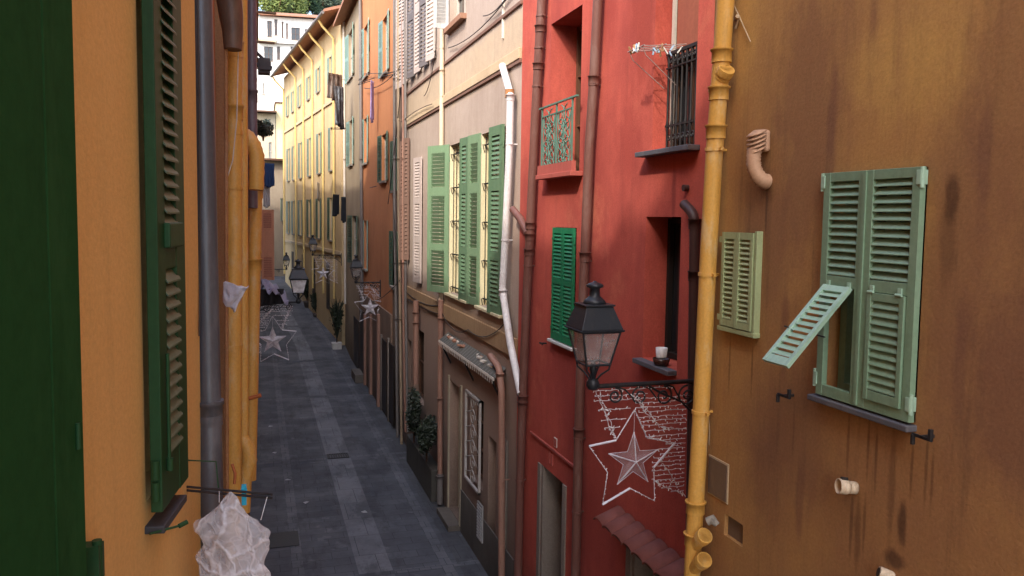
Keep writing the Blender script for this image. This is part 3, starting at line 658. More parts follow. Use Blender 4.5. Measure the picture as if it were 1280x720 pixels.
# string courses
band = stucco('band_stucco', (.55, .43, .28), (.42, .31, .2), None, 6, .6, .3, False)
lowband = stucco('ochre_band_stucco', (.40, .27, .15), (.28, .18, .11), None, 8, .7, .4, False)
dkline = paint('ledge_and_shadow_line', (.20, .11, .08), (.12, .07, .05), .9)
for z, h_, o_, mt in ((8.42, .16, .055, band), (9.2, .06, .035, dkline), (3.98, .3, .05, lowband)):
    MB().box(.001, 10.079, -o_, 0.0, z, z+h_).build('string_course', mt, CB, bev=.008)
MB().box(.002, 10.078, -.04, 0.0, 8.365, 8.418).build('string_course', dkline, CB)  # dark strip stands in for the shadow line under the projecting band
# white and pink pipes
whp = paint('white_pipe_paint', (.66, .60, .52), (.45, .36, .28), .45, .5, 5); pkp = paint('salmon_pipe_paint', (.33, .18, .13), (.22, .13, .1), .5, .5, 5); gyp = paint('grey_cast_iron', (.18, .16, .15), (.1, .09, .08), .5)
pipe(CB, WC, [(553, -30), (552, 180), (551, 375)], .05, .06, paint('cream_pipe_paint', (.62, .50, .36), (.45, .34, .24), .5, .5, 4), (90, 185), (60, 120), label='cream downpipe passing behind the open green shutter')
pipe(CB, WC, [(551, 375), (550, 480), (550, 592)], .055, .10, pkp, (400, 500), (430,), label='salmon lower part of the downpipe beside the glass canopy')
pipe(CB, WC, [(550, 592), (550, 630)], .065, .10, gyp, (597,), (), name='pipe_foot')
pipe(CB, WC, [(628, 82), (638, 118), (637, 180), (633, 270), (628, 362), (638, 430), (651, 492)], .055, .12, paint('white_gloss_pipe', (.74, .73, .73), (.55, .42, .36), .4, .5, 3), (122, 366), (180, 300), label='white downpipe that cranks across to the red house')
p = WC.p(637, 116, .12); MB().tube([p+Vector((0, 0, -.07)), p+Vector((0, 0, .05))], .068, 14).build('rusty_collar', paint('rust_orange', (.38, .18, .07), (.25, .1, .05), .7), CB)
pipe(CB, WC, [(613, 445), (624, 460), (627, 490), (627, 740)], .055, .13, pkp, (470,), (600,), label='salmon downpipe at the near end of the glass canopy')
pipe(CB, WC, [(520, 376), (520, 392), (520, 480)], .07, .12, pkp, (392, 405), (), label='short terracotta pipe with a capped top')
for k, (px, mt) in enumerate(((503, whp), (506, gyp))):
    pipe(CB, WC, [(px, -20), (px+1, 160), (px+1, 380), (px+4, 540)], .035, .08, pkp if k == 0 else gyp, (200, 330), ())
# cables
cabd = paint('dark_cable', (.05, .04, .035), None, .6)
def sag(W, a, b, drop, out, n=10):
    P = W.p(*a, out); Q = W.p(*b, out); return [P.lerp(Q, i/n)-Vector((0, 0, drop*4*(i/n)*(1-i/n))) for i in range(n+1)]
for a, b, d, o_ in (((505, 362), (548, 382), .12, .06), ((548, 380), (585, 412), .25, .07), ((585, 412), (636, 398), .2, .07), ((504, 104), (545, 62), .1, .05), ((560, 60), (640, -10), .15, .05), ((505, 150), (540, 130), -.05, .1), ((545, 60), (530, 120), .2, .05), ((604, 20), (640, -15), .1, .05), ((507, 372), (548, 392), .05, .05)):
    MB().tube(sag(WC, a, b, d, o_), .009, 6).build('cable', cabd, CB)
p0 = WC.p(628, -5, .03); MB().box(p0.x-.02, p0.x+.02, -.03, 0, 8.9, 9.9).build('conduit', whp, CB)
# glass canopy
za = CZ(553, 425); ua, ub = CU(553, 430), WC.uv(617, 470, .0)[0]
AW = MB(); n = 26; cl_ = dusty('dirty_glass_canopy', (.55, .55, .5), .75, .4)
pa, pb_ = WC.p(549, 427, .2), WC.p(618, 472, .2); ax0, ax1 = pa.x, pb_.x; zt = (pa.z+pb_.z)/2+.16
vs = []
for i in range(n*2+1):
    x = ax0+(ax1-ax0)*i/(2*n); dz = .02*(i % 2)
    vs += [(x, -.02, zt+dz), (x, -.2, zt-.15+dz)]
AW.add(vs, [(2*i, 2*i+1, 2*i+3, 2*i+2) for i in range(2*n)])
can = AW.build('canopy', paint('grimy_corrugated', (.12, .115, .095), (.05, .05, .04), .6, .9, 5), CB, 'grimy corrugated canopy over the ground floor door'); sd = can.modifiers.new('t', 'SOLIDIFY'); sd.thickness = .006
MB().box(ax0, ax1, -.215, -.202, zt-.19, zt-.145).build('edge', whp, can)
m = MB()
for i in range(30): x = ax0+(ax1-ax0)*(i+.5)/30; m.box(x-.012, x+.012, -.222, -.216, zt-.25, zt-.16)
m.box(ax0, ax1, -.220, -.216, zt-.185, zt-.162); m.build('fringe', whp, can)
for x in (ax0+.2, (ax0+ax1)/2, ax1-.2): MB().tube([(x, 0, zt-.6), (x, -.15, zt-.3), (x, -.19, zt-.17)], .018, 6).build('bracket', iron, can)
for k in range(14):
    x = ax0+(ax1-ax0)*random.random(); MB().box(-.06, .06, -.04, .04, 0, .03).build('debris', whp if k % 2 else rf_t, can, loc=(x, -random.uniform(.03, .15), zt-.05), rot=(.2, .1, random.random()*3))
# ground floor doors and grille
doorc = paint('cream_door', (.42, .36, .26), (.28, .22, .16), .6)
MB().box(hd[0]+.3, hd[1], .2, .24, hd[2], hd[3]).build('door', door_m, CB); MB().box(hd[0], hd[0]+.28, .18, .24, hd[2], hd[3]).build('door_leaf', doorc, CB)
MB().box(hd[0]-.05, hd[1]+.05, -.25, .2, -.1, .11).build('doorstep', stone, CB)
MB().box(hd[0]-.09, hd[0], -.03, .0, .1, hd[3]+.09).build('jamb', doorc, CB); MB().box(hd[1], hd[1]+.09, -.03, .0, .1, hd[3]+.09).build('jamb', doorc, CB)
for h in (hk, hm_, hl): window(CB, h, brn, dark_glass, .2, 1, 1)
window(CB, hg, brn, dark_glass, .2, 1, 2)
gr = MB(); gx0, gx1, gz0, gz1 = hg[0]-.04, hg[1]+.04, hg[2]-.05, hg[3]+.03
gr.box(gx0, gx0+.04, -.09, -.05, gz0, gz1).box(gx1-.04, gx1, -.09, -.05, gz0, gz1).box(gx0, gx1, -.09, -.05, gz0, gz0+.04).box(gx0, gx1, -.09, -.05, gz1-.04, gz1)
G = gr.build('window_grille', paint('white_iron', (.5, .47, .44), (.3, .26, .22), .5), CB, 'white wrought iron grille with diamond scrolls'); m = MB()
for k in range(6):
    z = gz0+(gz1-gz0)*(k+.5)/6; dz = (gz1-gz0)/12; cx_ = (gx0+gx1)/2; wx = (gx1-gx0)/2-.04
    m.tube([(cx_-wx, -.07, z), (cx_, -.07, z+dz), (cx_+wx, -.07, z), (cx_, -.07, z-dz), (cx_-wx, -.07, z)], .009, 6); scroll(m, (cx_, -.07, z), wx*.4, 1.3, 0, 1, .008, n=14)
m.build('scrollwork', paint('white_iron2', (.4, .37, .34), (.3, .26, .22), .5), G)
# plinth patches and meter vent
pl = stucco('grey_cement', (.20, .185, .165), (.12, .11, .1), None, 9, .7, .4, True)
MB().box(hd[1]+.1, 10.06, -.02, -.001, -.1, .85).build('plinth', pl, CB)
a = WC.p(601, 652, .02); vm = MB().box(a.x-.16, a.x+.16, -.05, -.02, a.z-.33, a.z+.33).build('vent_grille', paint('pale_grey_vent', (.32, .32, .32), (.2, .2, .2), .5), CB)
m = MB()
for k in range(11): m.box(a.x-.13, a.x+.13, -.062, -.05, a.z-.3+k*.056, a.z-.27+k*.056)
m.build('slat', paint('grey_slats', (.45, .45, .45), None, .5), vm)
# low planter wall with dark shrubs
PW = MB().box(3.46, 3.69, 16.4, 19.4, 0, .7).build('planter_wall', paint('mossy_cement', (.07, .065, .055), (.03, .03, .025), .9, .6, 4), bev=.02); tag(PW, 'low grey cement planter wall holding dark shrubs against the cream house', 'planter')
shrub = Mat('dark_foliage'); shrub.color(shrub.mix(shrub.rng(shrub.noise(4, 4, .7), .3, .7), (.012, .018, .012), (.035, .05, .025))); shrub.b.inputs['Roughness'].default_value = .6; shrub = shrub.m
def bush(name, label, loc, rad, n, size, seed, mat=None, stems=4, group=None):
    e = empty(name, label, 'plant', loc, 0, group); m = MB()
    for k in range(5):
        rnd = random.Random(seed*9+k)
        leafblob(m, (rnd.uniform(-.45, .45)*rad[0], rnd.uniform(-.45, .45)*rad[1], rad[2]*(.7+.5*rnd.random())), (rad[0]*.6, rad[1]*.6, rad[2]*.55), n//5, size, seed*5+k)
    m.build('foliage', mat or shrub, e); s_ = MB()
    for k in range(stems): a = k*2.1; s_.tube([(0, 0, 0), (.1*cos(a)*rad[0], .1*sin(a)*rad[1], rad[2]*.5), (.5*cos(a)*rad[0], .5*sin(a)*rad[1], rad[2]*1.1)], [.015, .01, .005], 6)
    s_.build('stem', brn, e); return e
bush('shrub', 'dense dark shrub at the far end of the cement planter', (3.46, 18.4, .75), (.24, .8, .8), 3200, .045, 3)
bush('shrub', 'dense dark shrub at the near end of the cement planter beside the salmon pipe', (3.46, 16.9, .75), (.24, .7, .72), 3200, .045, 5)

yb_p = paint('tan_pipe_paint', (.36, .27, .18), (.22, .16, .1), .6, .5, 6)
# ---- orange building and its beige neighbours
WO = Wall(3.7, 36.5, 0, -1)
def OU(px, py=250): return WO.uv(px, py)[0]
def OZ(px, py): return WO.uv(px, py)[1]
orange_st = stucco('orange_stucco', (.58, .25, .115), (.44, .18, .085), (.62, .32, .16), 5, .6, .3, False)
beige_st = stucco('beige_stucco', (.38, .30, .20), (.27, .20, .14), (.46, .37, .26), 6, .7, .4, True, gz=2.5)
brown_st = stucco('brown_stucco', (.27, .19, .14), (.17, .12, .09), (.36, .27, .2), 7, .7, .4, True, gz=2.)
aqua = paint('aqua_shutter', (.22, .34, .29), (.15, .24, .2), .5, .5, 5); dkgreen = paint('dark_green_shutter', (.08, .14, .10), (.05, .08, .06), .5, .5, 5)
ua, ub, uc, ud = 0., OU(450.5), OU(491), 15.08
zl = OZ(470, 378)
def simple_building(name, label, W, u0, u1, z1, mat, rows, depth=6, roof=True, overhang=.5, zbase=-.2, grp=None, eave_mat=None, rise=1.4):
    b = empty(name, label, 'building', mw=W.M, group=grp); holes = [r[:4] for r in rows]
    facade(u0, u1, zbase, z1, [(*h, .15) for h in holes], depth).build('wall', mat, b)
    for r in rows:
        window(b, r[:4], r[5] if len(r) > 5 and r[5] else wfr, dark_glass, .15, 1, 1)
        sm_ = r[4]
        if sm_:
            wd = (r[1]-r[0])/2; a = 174
            for s_, x in ((1, r[0]), (-1, r[1])): shutter(b, x, r[2]-.02, wd, r[3]-r[2]+.04, sm_, s_, R(a), .02, ((.05, .46), (.53, .95)), p=.11, st=.07)
        MB().box(r[0]-.08, r[1]+.08, -.08, .0, r[2]-.07, r[2]-.003).build('sill', stone, b)
    if roof:
        MB().hexa([(u0-.1, -overhang, z1+.02), (u1+.1, -overhang, z1+.02), (u1+.1, depth/2, z1+rise), (u0-.1, depth/2, z1+rise),
            (u0-.1, -overhang, z1+.14), (u1+.1, -overhang, z1+.14), (u1+.1, depth/2, z1+rise+.15), (u0-.1, depth/2, z1+rise+.15)]).hexa([(u0-.1, depth/2, z1+rise), (u1+.1, depth/2, z1+rise), (u1+.1, depth+.3, z1+.02), (u0-.1, depth+.3, z1+.02),
            (u0-.1, depth/2, z1+rise+.15), (u1+.1, depth/2, z1+rise+.15), (u1+.1, depth+.3, z1+.14), (u0-.1, depth+.3, z1+.14)]).build('roof', eave_mat or rf_t, b)
    return b
def orow(px0, px1, pt, pb, sh, fm=None, ang=150): # window by pixels on the orange wall
    pm = (px0+px1)/2; return (OU(px0), OU(px1), OZ(pm, pb), OZ(pm, pt), sh, fm, ang)
B1 = simple_building('beige_building', 'narrow beige house with green shutters left of the orange house', WO, ua, ub-.01, 14.3, beige_st,
    [orow(436, 441, 38, 98, aqua), orow(437, 441, 150, 206, aqua), orow(440, 446, 270, 330, dkgreen)])
B2 = simple_building('orange_building', 'orange stucco house with aqua shutters and a beige ground floor', WO, ub, uc-.01, 14.6, orange_st,
    [orow(455, 460, 32, 96, aqua), orow(478, 484, 22, 92, aqua), orow(455, 459, 148, 204, aqua, None, 100), orow(477, 483, 168, 226, dkgreen, None, 100), orow(455, 459, 276, 336, aqua, None, 100)])
MB().box(ub+.001, uc-.011, -.05, 0.0, 0, zl).build('ground_floor', brown_st, B2)
hu = [(OU(480, 470), OU(486, 470), .1, OZ(483, 425)), (OU(489, 470), OU(495, 470), .1, OZ(492, 430))]
B3 = simple_building('brown_building', 'narrow drab brown house covered in pipes beside the cream house', WO, uc, ud, 13.5, brown_st,
    [orow(491, 495, 176, 238, dkgreen), orow(491, 496, 290, 358, dkgreen)])
for h in hu:
    q = 'pale_door'; MB().box(h[0], h[1], -.075, -.055, h[2], h[3]).build('door', door_m, B2); MB().box(h[0]-.12, h[0], -.1, -.052, 0, h[3]+.1).build('jamb', creamf if False else stone, B2)
# salmon pilasters and doorways on the ground floor
for px, wd in ((459, .16), (466, .28), (476, .22)): u_ = OU(px, 430); MB().box(u_, u_+wd, -.14, -.052, 0, OZ(px, 392)).build('pilaster', pkp, B2)
for px0, px1 in ((421, 428), (432, 438), (443, 449)):
    u0, u1 = OU(px0, 420), OU(px1, 420)
    if u0 > ua+.2: MB().box(u0, u1, -.03, -.005, .05, OZ(440, 392)).build('door', door_m, B1)
u0, u1 = OU(452.5, 430), OU(457, 430); MB().box(u0, u1, -.09, -.055, .05, OZ(455, 388)).build('door', door_m, B2)
MB().box(OU(452.5, 450), OU(458, 450), -.4, -.052, 0, .3).build('doorstep', stone, B2)
for px, m_, r in ((451.5, gyp, .06), (430.5, whp, .05)):
    pipe(B1 if px < 440 else B2, WO, [(px-1, 0), (px, 200), (px+1, 380)], r, .08, m_, (100, 200), ())
for px, m_, r in ((493, gyp, .04), (498, yb_p, .035)):
    pipe(B3, WO, [(px, 0), (px, 250), (px+2, 380), (px+4, 560)], r, .1, m_, (100, 200, 330, 400), (150,))
MB().tube([(OU(450), -.06, OZ(452, 98)), (OU(460), -.1, OZ(460, 92)), (OU(490), -.06, OZ(488, 95))], .01, 6).build('cable', cabd, B2)
for a_, b_, d_ in (((500, 120), (485, 255), .1), ((492, 250), (498, 400), .1), ((455, 110), (500, 84), .2), ((460, 378), (500, 350), .15)):
    MB().tube(sag(WO, a_, b_, d_, .12), .012, 6).build('cable', cabd, B3)
# ---- far yellow building after the bend
BA = Vector((3.55, 36.55)); bd = Vector((-.105, 1)).normalized()
far_len = 18.2; end = BA+bd*far_len
WF = Wall(end.x, end.y, -bd.x, -bd.y)
FU = lambda px, py: WF.uv(px, py)[0]; FZ = lambda px, py: WF.uv(px, py)[1]
far_st = stucco('pale_yellow_stucco', (.58, .44, .25), (.46, .32, .18), (.66, .54, .34), 8, .6, .35, False)
rows = []
gsh = paint('grey_green_shutter', (.20, .27, .22), (.14, .18, .15), .5); 
for u in (1.4, 3.6, 6.2, 9.3, 12.2, 15.4):
    rows.append((u, u+.6, 12.3, 13.5, gsh)); rows.append((u+.2, u+.85, 8.2, 10.2, gsh)); rows.append((u, u+.7, 4.9, 6.9, gsh if u < 9 else dkgreen))
FB = simple_building('yellow_building', 'long pale yellow house with rows of shutters where the street bends', WF, 0, far_len-.03, 14.9, far_st, rows, 7, True, .75, 0.)
MB().box(.01, far_len-.05, -.07, 0.0, 11.3, 11.45).box(.01, far_len-.05, -.07, 0.0, 4.3, 4.45).build('string_course', band, FB)
MB().tube([(0, -.8, 14.9), (far_len, -.8, 14.9)], .07, 8).build('gutter', gyp, FB)
ypp = paint('bright_yellow_pipe', (.72, .55, .22), (.6, .42, .18), .4)
for u in (.4, 5.4, 8.3, 11.2, 14.2, 16.9):
    MB().tube([(u, -.75, 14.85), (u, -.6, 14.6), (u, -.1, 14.1), (u, -.1, 2.2)], .055, 8).build('downpipe', ypp, FB)
for u in (3, 7, 10.6, 14.6): MB().box(u, u+.8, -.02, .0, 1.5, 3.8).build('door', door_m, FB)
# gable roof showing red tiles above
# ==================================================================== END OF THE STREET
WE = Wall(-2.6, 57, 1, 0)
EU = lambda px, py: WE.uv(px, py)[0]; EZ = lambda px, py: WE.uv(px, py)[1]
pale_st = stucco('sunlit_plaster', (.60, .52, .38), (.5, .4, .28), None, 10, .5, .3, False)
grey_st = stucco('greyish_plaster', (.36, .30, .23), (.26, .2, .15), None, 11, .7, .4, True, gz=8)  # tall dark base puts the street's shade into the lower wall colour
def erow(px0, px1, pt, pb, sh, ang=150): return (EU(px0, pt), EU(px1, pt), EZ(px0, pb), EZ(px0, pt), sh, None, ang)
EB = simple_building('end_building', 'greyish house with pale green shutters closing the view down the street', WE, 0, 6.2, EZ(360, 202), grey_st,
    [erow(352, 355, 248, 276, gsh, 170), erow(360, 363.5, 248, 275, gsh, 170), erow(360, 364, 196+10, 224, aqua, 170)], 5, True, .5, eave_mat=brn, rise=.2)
EB2 = Wall(-4.2, 74, 1, 0); U = lambda px, py: EB2.uv(px, py)[0]; Z = lambda px, py: EB2.uv(px, py)[1]
simple_building('gabled_building', 'pale yellow house with overhanging eaves behind the end of the street', EB2, U(345, 150), U(376, 150), Z(360, 130), paint('sunlit_yellow', (.75, .62, .34), (.66, .52, .28), .9), [], 7, True, .08, eave_mat=brn, rise=.1)
simple_building('eaved_building', 'narrow cream house with deep brown eaves and a plant box', EB2, U(328, 150)-1, U(345, 150)-.05, Z(335, 142), paint('cream_far', (.5, .42, .3), (.4, .3, .2), .9), [(U(336, 190), U(340, 190), Z(338, 200), Z(338, 178), None)], 7, True, 1.1, eave_mat=brn, rise=.3)
EB3 = Wall(-8, 92, 1, 0.); U = lambda px, py: EB3.uv(px, py)[0]; Z = lambda px, py: EB3.uv(px, py)[1]
simple_building('white_building', 'blank sunlit white building below the hillside villa', EB3, U(318, 110), U(372, 110), Z(345, 84), paint('white_render', (.82, .80, .74), (.75, .7, .6), .9), [(U(328, 100), U(331, 100), Z(330, 118), Z(330, 104), None)], 8, False)
# hillside villa
WH = Wall(-10, 118, 1, -.1); U = lambda px, py: WH.uv(px, py)[0]; Z = lambda px, py: WH.uv(px, py)[1]
vill = paint('villa_white', (.80, .78, .76), (.7, .66, .62), .9)
vr = []
for (a, b, t, bt) in ((352, 354.5, 27, 47), (357.5, 360, 29, 48), (364, 375, 34, 50), (381, 384, 36, 52), (334, 340, 26, 46), (343, 347, 24, 44), (346, 350, 58, 74), (363, 374, 58, 72), (330, 341, 58, 76)):
    vr.append((U(a, 40), U(b, 40), Z(a, bt), Z(a, t), None, brn))
VB = simple_building('hillside_villa', 'white villa with brown windows and a red roof on the wooded hillside', WH, U(322, 50), U(400, 50), Z(360, 22), vill, vr, 8, True, .8)
MB().box(U(322, 50), U(346, 50), -1., -.02, Z(335, 54), Z(335, 50)).build('balcony', paint('buff_slab', (.55, .45, .3), None, .8), VB)
MB().box(U(346, 50), U(396, 50), -.6, -.02, Z(370, 56), Z(370, 53)).build('balcony', vill, VB)
# hill with trees
vs = []; nx, ny = 24, 16
for j in range(ny+1):
    for i in range(nx+1):
        x = -70+190*i/nx; y = 80+120*j/ny; z = max(0, (y-82)*.40)+2*mnoise.noise(Vector((x*.05, y*.05, 0))); vs.append((x, y, z-.5 if j else -.5))
o = MB().add(vs, [(j*(nx+1)+i, j*(nx+1)+i+1, (j+1)*(nx+1)+i+1, (j+1)*(nx+1)+i) for j in range(ny) for i in range(nx)], True).build('hill', grd); struct(o)
def tree(label, x, y, z, r, h, mat, seed, n=2600):
    e = empty('tree', label, 'tree', (x, y, z), 0, 'trees on the hillside'); m = MB(); rnd = random.Random(seed)
    t = MB().tube([(0, 0, -1), (.1, 0, h*.3), (.2, .1, h*.6)], [.35, .28, .15], 8)
    for k in range(5): a = k*1.3; t.tube([(.1, 0, h*.3), (r*.5*cos(a), r*.5*sin(a), h*.65)], [.12, .05], 6)
    t.build('trunk', brn, e)
    for k in range(9): a = rnd.random()*6.3; q = rnd.random()*.6*r; leafblob(m, (q*cos(a), q*sin(a), h*(.45+.4*rnd.random())), (r*.55, r*.55, h*.22), n//9, .28, seed*3+k)
    m.build('crown', mat, e)
def fol(name, a, b):
    M = Mat(name); M.color(M.mix(M.rng(M.noise(.9, 5, .7), .35, .65), a, b)); M.b.inputs['Roughness'].default_value = .7; return M.m
f1, f2, f3 = fol('olive_foliage', (.10, .14, .03), (.22, .26, .06)), fol('dark_pine', (.02, .05, .02), (.06, .10, .035)), fol('grey_foliage', (.08, .11, .07), (.14, .17, .1))
tl = ['bright yellowish green tree at the left end of the hilltop row', 'dark bushy tree above the white villa', 'mid green tree on the hill behind the villa roof', 'grey green tree on the hill right of the villa', 'dark tree on the skyline above the yellow house', 'greyish tree highest on the hillside at right']
for k, (px, py, y, mt) in enumerate(((345, 10, 128, f1), (362, 14, 132, f1), (380, 10, 134, f2), (398, 14, 136, f3), (415, 8, 140, f2), (432, 14, 138, f3))):
    p = on_y(px, py, y); tree(tl[k], p.x, y, p.z-4, 3.0, 8, mt, k+1)
m = MB()
for k in range(90):
    px = random.uniform(320, 470); py = random.uniform(-60, 40); y = random.uniform(142, 165); p = on_y(px, py, y); leafblob(m, p, (3, 2, 2.2), 150, .35, 100+k)
tag(m.build('woodland', f3), 'grey green woodland covering the hill above the villa', 'woodland', kind='stuff')
# ==================================================================== LEFT SIDE
# ---- own building, angled: wall line through the corner
cor = Vector((-.235, 3.49)); ld = Vector((.1456, .989)).normalized(); st0 = cor-ld*9
WL = Wall(st0.x, st0.y, ld.x, ld.y)
left_st = stucco('left_orange_stucco', (.72, .468, .178), (.65, .40, .145), (.75, .50, .21), 12, .5, .2, False, fine=.07)
LB = empty('apricot_building', 'smooth apricot orange building with dark green shutters nearest on the left', 'building', mw=WL.M)
S = WL.rect((178, 0), (228, 618)); sz0 = WL.uv(178, 655, .02)[1]; s0 = WL.uv(178, 350)[0]; s1 = WL.uv(232, 350, .055)[0]; s0 = WL.uv(183, 350, .02)[0]
hS = (s0+.02, s1-.01, sz0+.03, sz0+1.75)
facade(0, 9, -.2, 11.3, [(*hS, .15)], 6).build('wall', left_st, LB)
MB().box(-.2, 9.02, -.06, 6.2, 11.31, 11.42).build('roof', rf_t, LB); MB().box(-.2, 6.6, .0, 5.8, 11.43, 13.4).build('shade_box', left_st, LB)  # unseen box added on the roof to keep sun off the ochre wall
window(LB, hS, brn, dark_glass, .15, 0, 1)
dg = paint('forest_green_paint', (.018, .062, .022), (.04, .085, .035), .5, .5, 4, bump=.25, spec=.2)
dgs = paint('worn_green_slat', (.09, .135, .08), (.17, .20, .14), .55, .6, 30)
lw_ = s1-s0
o = MB(); th = .035; hgt = 1.85; zr = WL.uv(200, 300)[1]-sz0
o.box(0, .09, -th, 0, 0, hgt).box(lw_-.12, lw_, -th, 0, 0, hgt).box(.09, lw_-.12, -th+.002, -.002, 0, .17).box(.09, lw_-.12, -th+.002, -.002, zr-.09, zr+.05).box(.09, lw_-.12, -th+.002, -.002, hgt-.1, hgt)
sh = o.build('shutter', dg, LB, 'dark green shutter with pale worn slats seen almost edge on', loc=(s0, -.02, sz0), rot=(0, 0, 0), bev=.003)
for za_, zb_ in ((.17, zr-.09), (zr+.05, hgt-.1)):
    m = MB(); louvre_panel(m, .085, lw_-.10, za_, zb_, -th-.008, -.006, .043, 1.15); m.box(.085, lw_-.1, -.006, -.002, za_, zb_); m.build('louvre_panel', dgs, sh)
MB().box(.07, lw_-.1, -th-.02, -th+.001, zr-.02, zr+.06).build('catch', dg, sh, bev=.005)
MB().tube([(.05, -th-.01, .15), (.05, -th-.01, .5)], .006, 8).tube([(.05, -th-.012, .12), (.05, -th-.012, .16)], .011, 8).build('rod', dg, sh)
for z in (.07, .14): MB().tube([(-.006, -th/2, z-.03), (-.006, -th/2, z+.03)], .012, 10).build('hinge', dg, sh)
MB().box(s0-.0, s0+(s1-s0)*.86, -.06, .12, sz0-.07, sz0-.045).build('sill', paint('dark_slate', (.045, .045, .05), (.09, .09, .1), .6), LB, bev=.004)
MB().tube([(s0-.02, -.02, sz0-.06), (s0+.05, -.11, sz0-.06)], .004, 8).tube([(s0+.035, -.095, sz0-.06), (s0+.055, -.115, sz0-.055)], .008, 8).build('shutter_stay', dg, LB)
# the viewer's own shutter, flat against the wall
n0 = WL.uv(97, 360, .05)[0]
m = MB(); m.box(n0-.95, n0-.17, -.055, -.02, 4.9, 7.6).box(n0-.168, n0, -.055, -.02, 4.9, 7.6).box(n0-.015, n0+.004, -.045, -.01, 4.9, 7.6)
dgn = paint('deep_green_boards', (.018, .075, .024), (.03, .10, .035), .9, .5, 3, bump=.3, spec=.05, seed=3)
ns = m.build('shutter', dgn, LB, 'plain dark green boarded shutter filling the left edge', bev=.004)
q = WL.p(111, 700, .02); MB().box(-.02, .02, -.03, .02, -.05, .04).tube([(.0, -.02, -.05), (.0, -.02, .05)], .012, 10).build('hinge', dg, ns, loc=q-Vector((0, 0, 0)))
q = WL.p(98, 545, .06); MB().tube([(0, 0, -.03), (0, 0, .03)], .006, 8).build('hinge', dg, ns, loc=q)
MB().tube([WL.p(247, 0, .004), WL.p(249, 120, .01), WL.p(250, 300, .004), WL.p(249, 420, .01)], .0035, 6).build('cable', cabd, LB)
# drying rod with plastic bag
rz_ = at_f(228, 608, 3.08); re = on_z(340, 618, rz_.z)
re2 = on_z(338, 622, rz_.z-.004)
RD = empty('drying_rod', 'dark metal clothes rod reaching over the street from the dark green shutter', 'drying rod', tuple(rz_))
def loc_(p): return Vector(p)-rz_
st_l = rz_+(rz_-re).normalized()*.1
rodm = paint('dark_rod', (.03, .028, .03), (.06, .05, .05), .4)
for dz in (0, -.014): MB().tube([loc_(st_l)+Vector((0, .0, dz)), loc_(re)+Vector((0, 0, dz))], .0052, 8).build('bar', rodm, RD)
gp = at_f(228, 575, 3.08); ge = at_f(270, 577, 3.12); MB().tube([loc_(gp), loc_(ge), loc_(at_f(273, 610, 3.1))], .003, 6).build('stay', dg, RD)
bagm = Mat('crumpled_plastic'); tb = bagm.n('BsdfTransparent'); tl_ = bagm.n('BsdfTranslucent'); tl_.inputs[0].default_value = (.7, .7, .72, 1)
bagm.b.inputs['Base Color'].default_value = (.78, .77, .80, 1); bagm.b.inputs['Roughness'].default_value = .22
bv = bagm.n('TexVoronoi'); bv.feature = 'F1'; bv.inputs['Scale'].default_value = 38; bagm.l(bagm.coord((1, 1, .6)), bv.inputs['Vector'])
bagm.bump(bagm.math('ADD', bv.outputs['Distance'], bagm.noise(60, 4, .6)), .55, .006)
m1 = bagm.n('MixShader'); m1.inputs[0].default_value = .3; bagm.l(bagm.b.outputs[0], m1.inputs[1]); bagm.l(tl_.outputs[0], m1.inputs[2])
m2 = bagm.n('MixShader'); nzc = bagm.n('TexNoise'); nzc.inputs['Scale'].default_value = 9; nzc.inputs['Detail'].default_value = 3; bagm.l(bagm.coord(), nzc.inputs['Vector'])
def crease(sc_, w_, k_):
    ad = bagm.n('VectorMath'); ad.operation = 'MULTIPLY_ADD'; bagm.l(nzc.outputs['Color'], ad.inputs[0]); ad.inputs[1].default_value = (.09, .09, .09); bagm.l(bagm.coord((1, 1, .7), (k_, 0, k_)), ad.inputs[2])
    vo_ = bagm.n('TexVoronoi'); vo_.feature = 'DISTANCE_TO_EDGE'; vo_.inputs['Scale'].default_value = sc_; bagm.l(ad.outputs[0], vo_.inputs['Vector']); return bagm.rng(vo_.outputs['Distance'], 0, w_, 1, 0)
cr1 = bagm.math('ADD', bagm.math('MULTIPLY', crease(9, .09, 0), .5), bagm.math('MULTIPLY', crease(23, .12, 3.3), .16))  # whiter, more opaque crease lines imitate highlights on the film
bagm.l(bagm.math('SUBTRACT', bagm.rng(bagm.noise(7, 4, .6), .3, .7, .36, .74), cr1), m2.inputs[0])
bagm.bump(cr1, .9, .012); bagm.l(m1.outputs[0], m2.inputs[1]); bagm.l(tb.outputs[0], m2.inputs[2]); bagm.l(m2.outputs[0], bagm.out.inputs[0])
bc = at_f(288, 617, 2.95); sc = 2.95/1000
prof = [(0, .002, 0), (12, .014, 0), (25, .028, -2), (38, .04, -3), (50, .045, 1), (70, .035, 4), (90, .04, 3), (120, .055, 2), (160, .06, 2), (200, .05, 0)]
wid = [2, 13, 28, 44, 48, 43, 46, 53, 56, 46]
vs = []; seg = 110
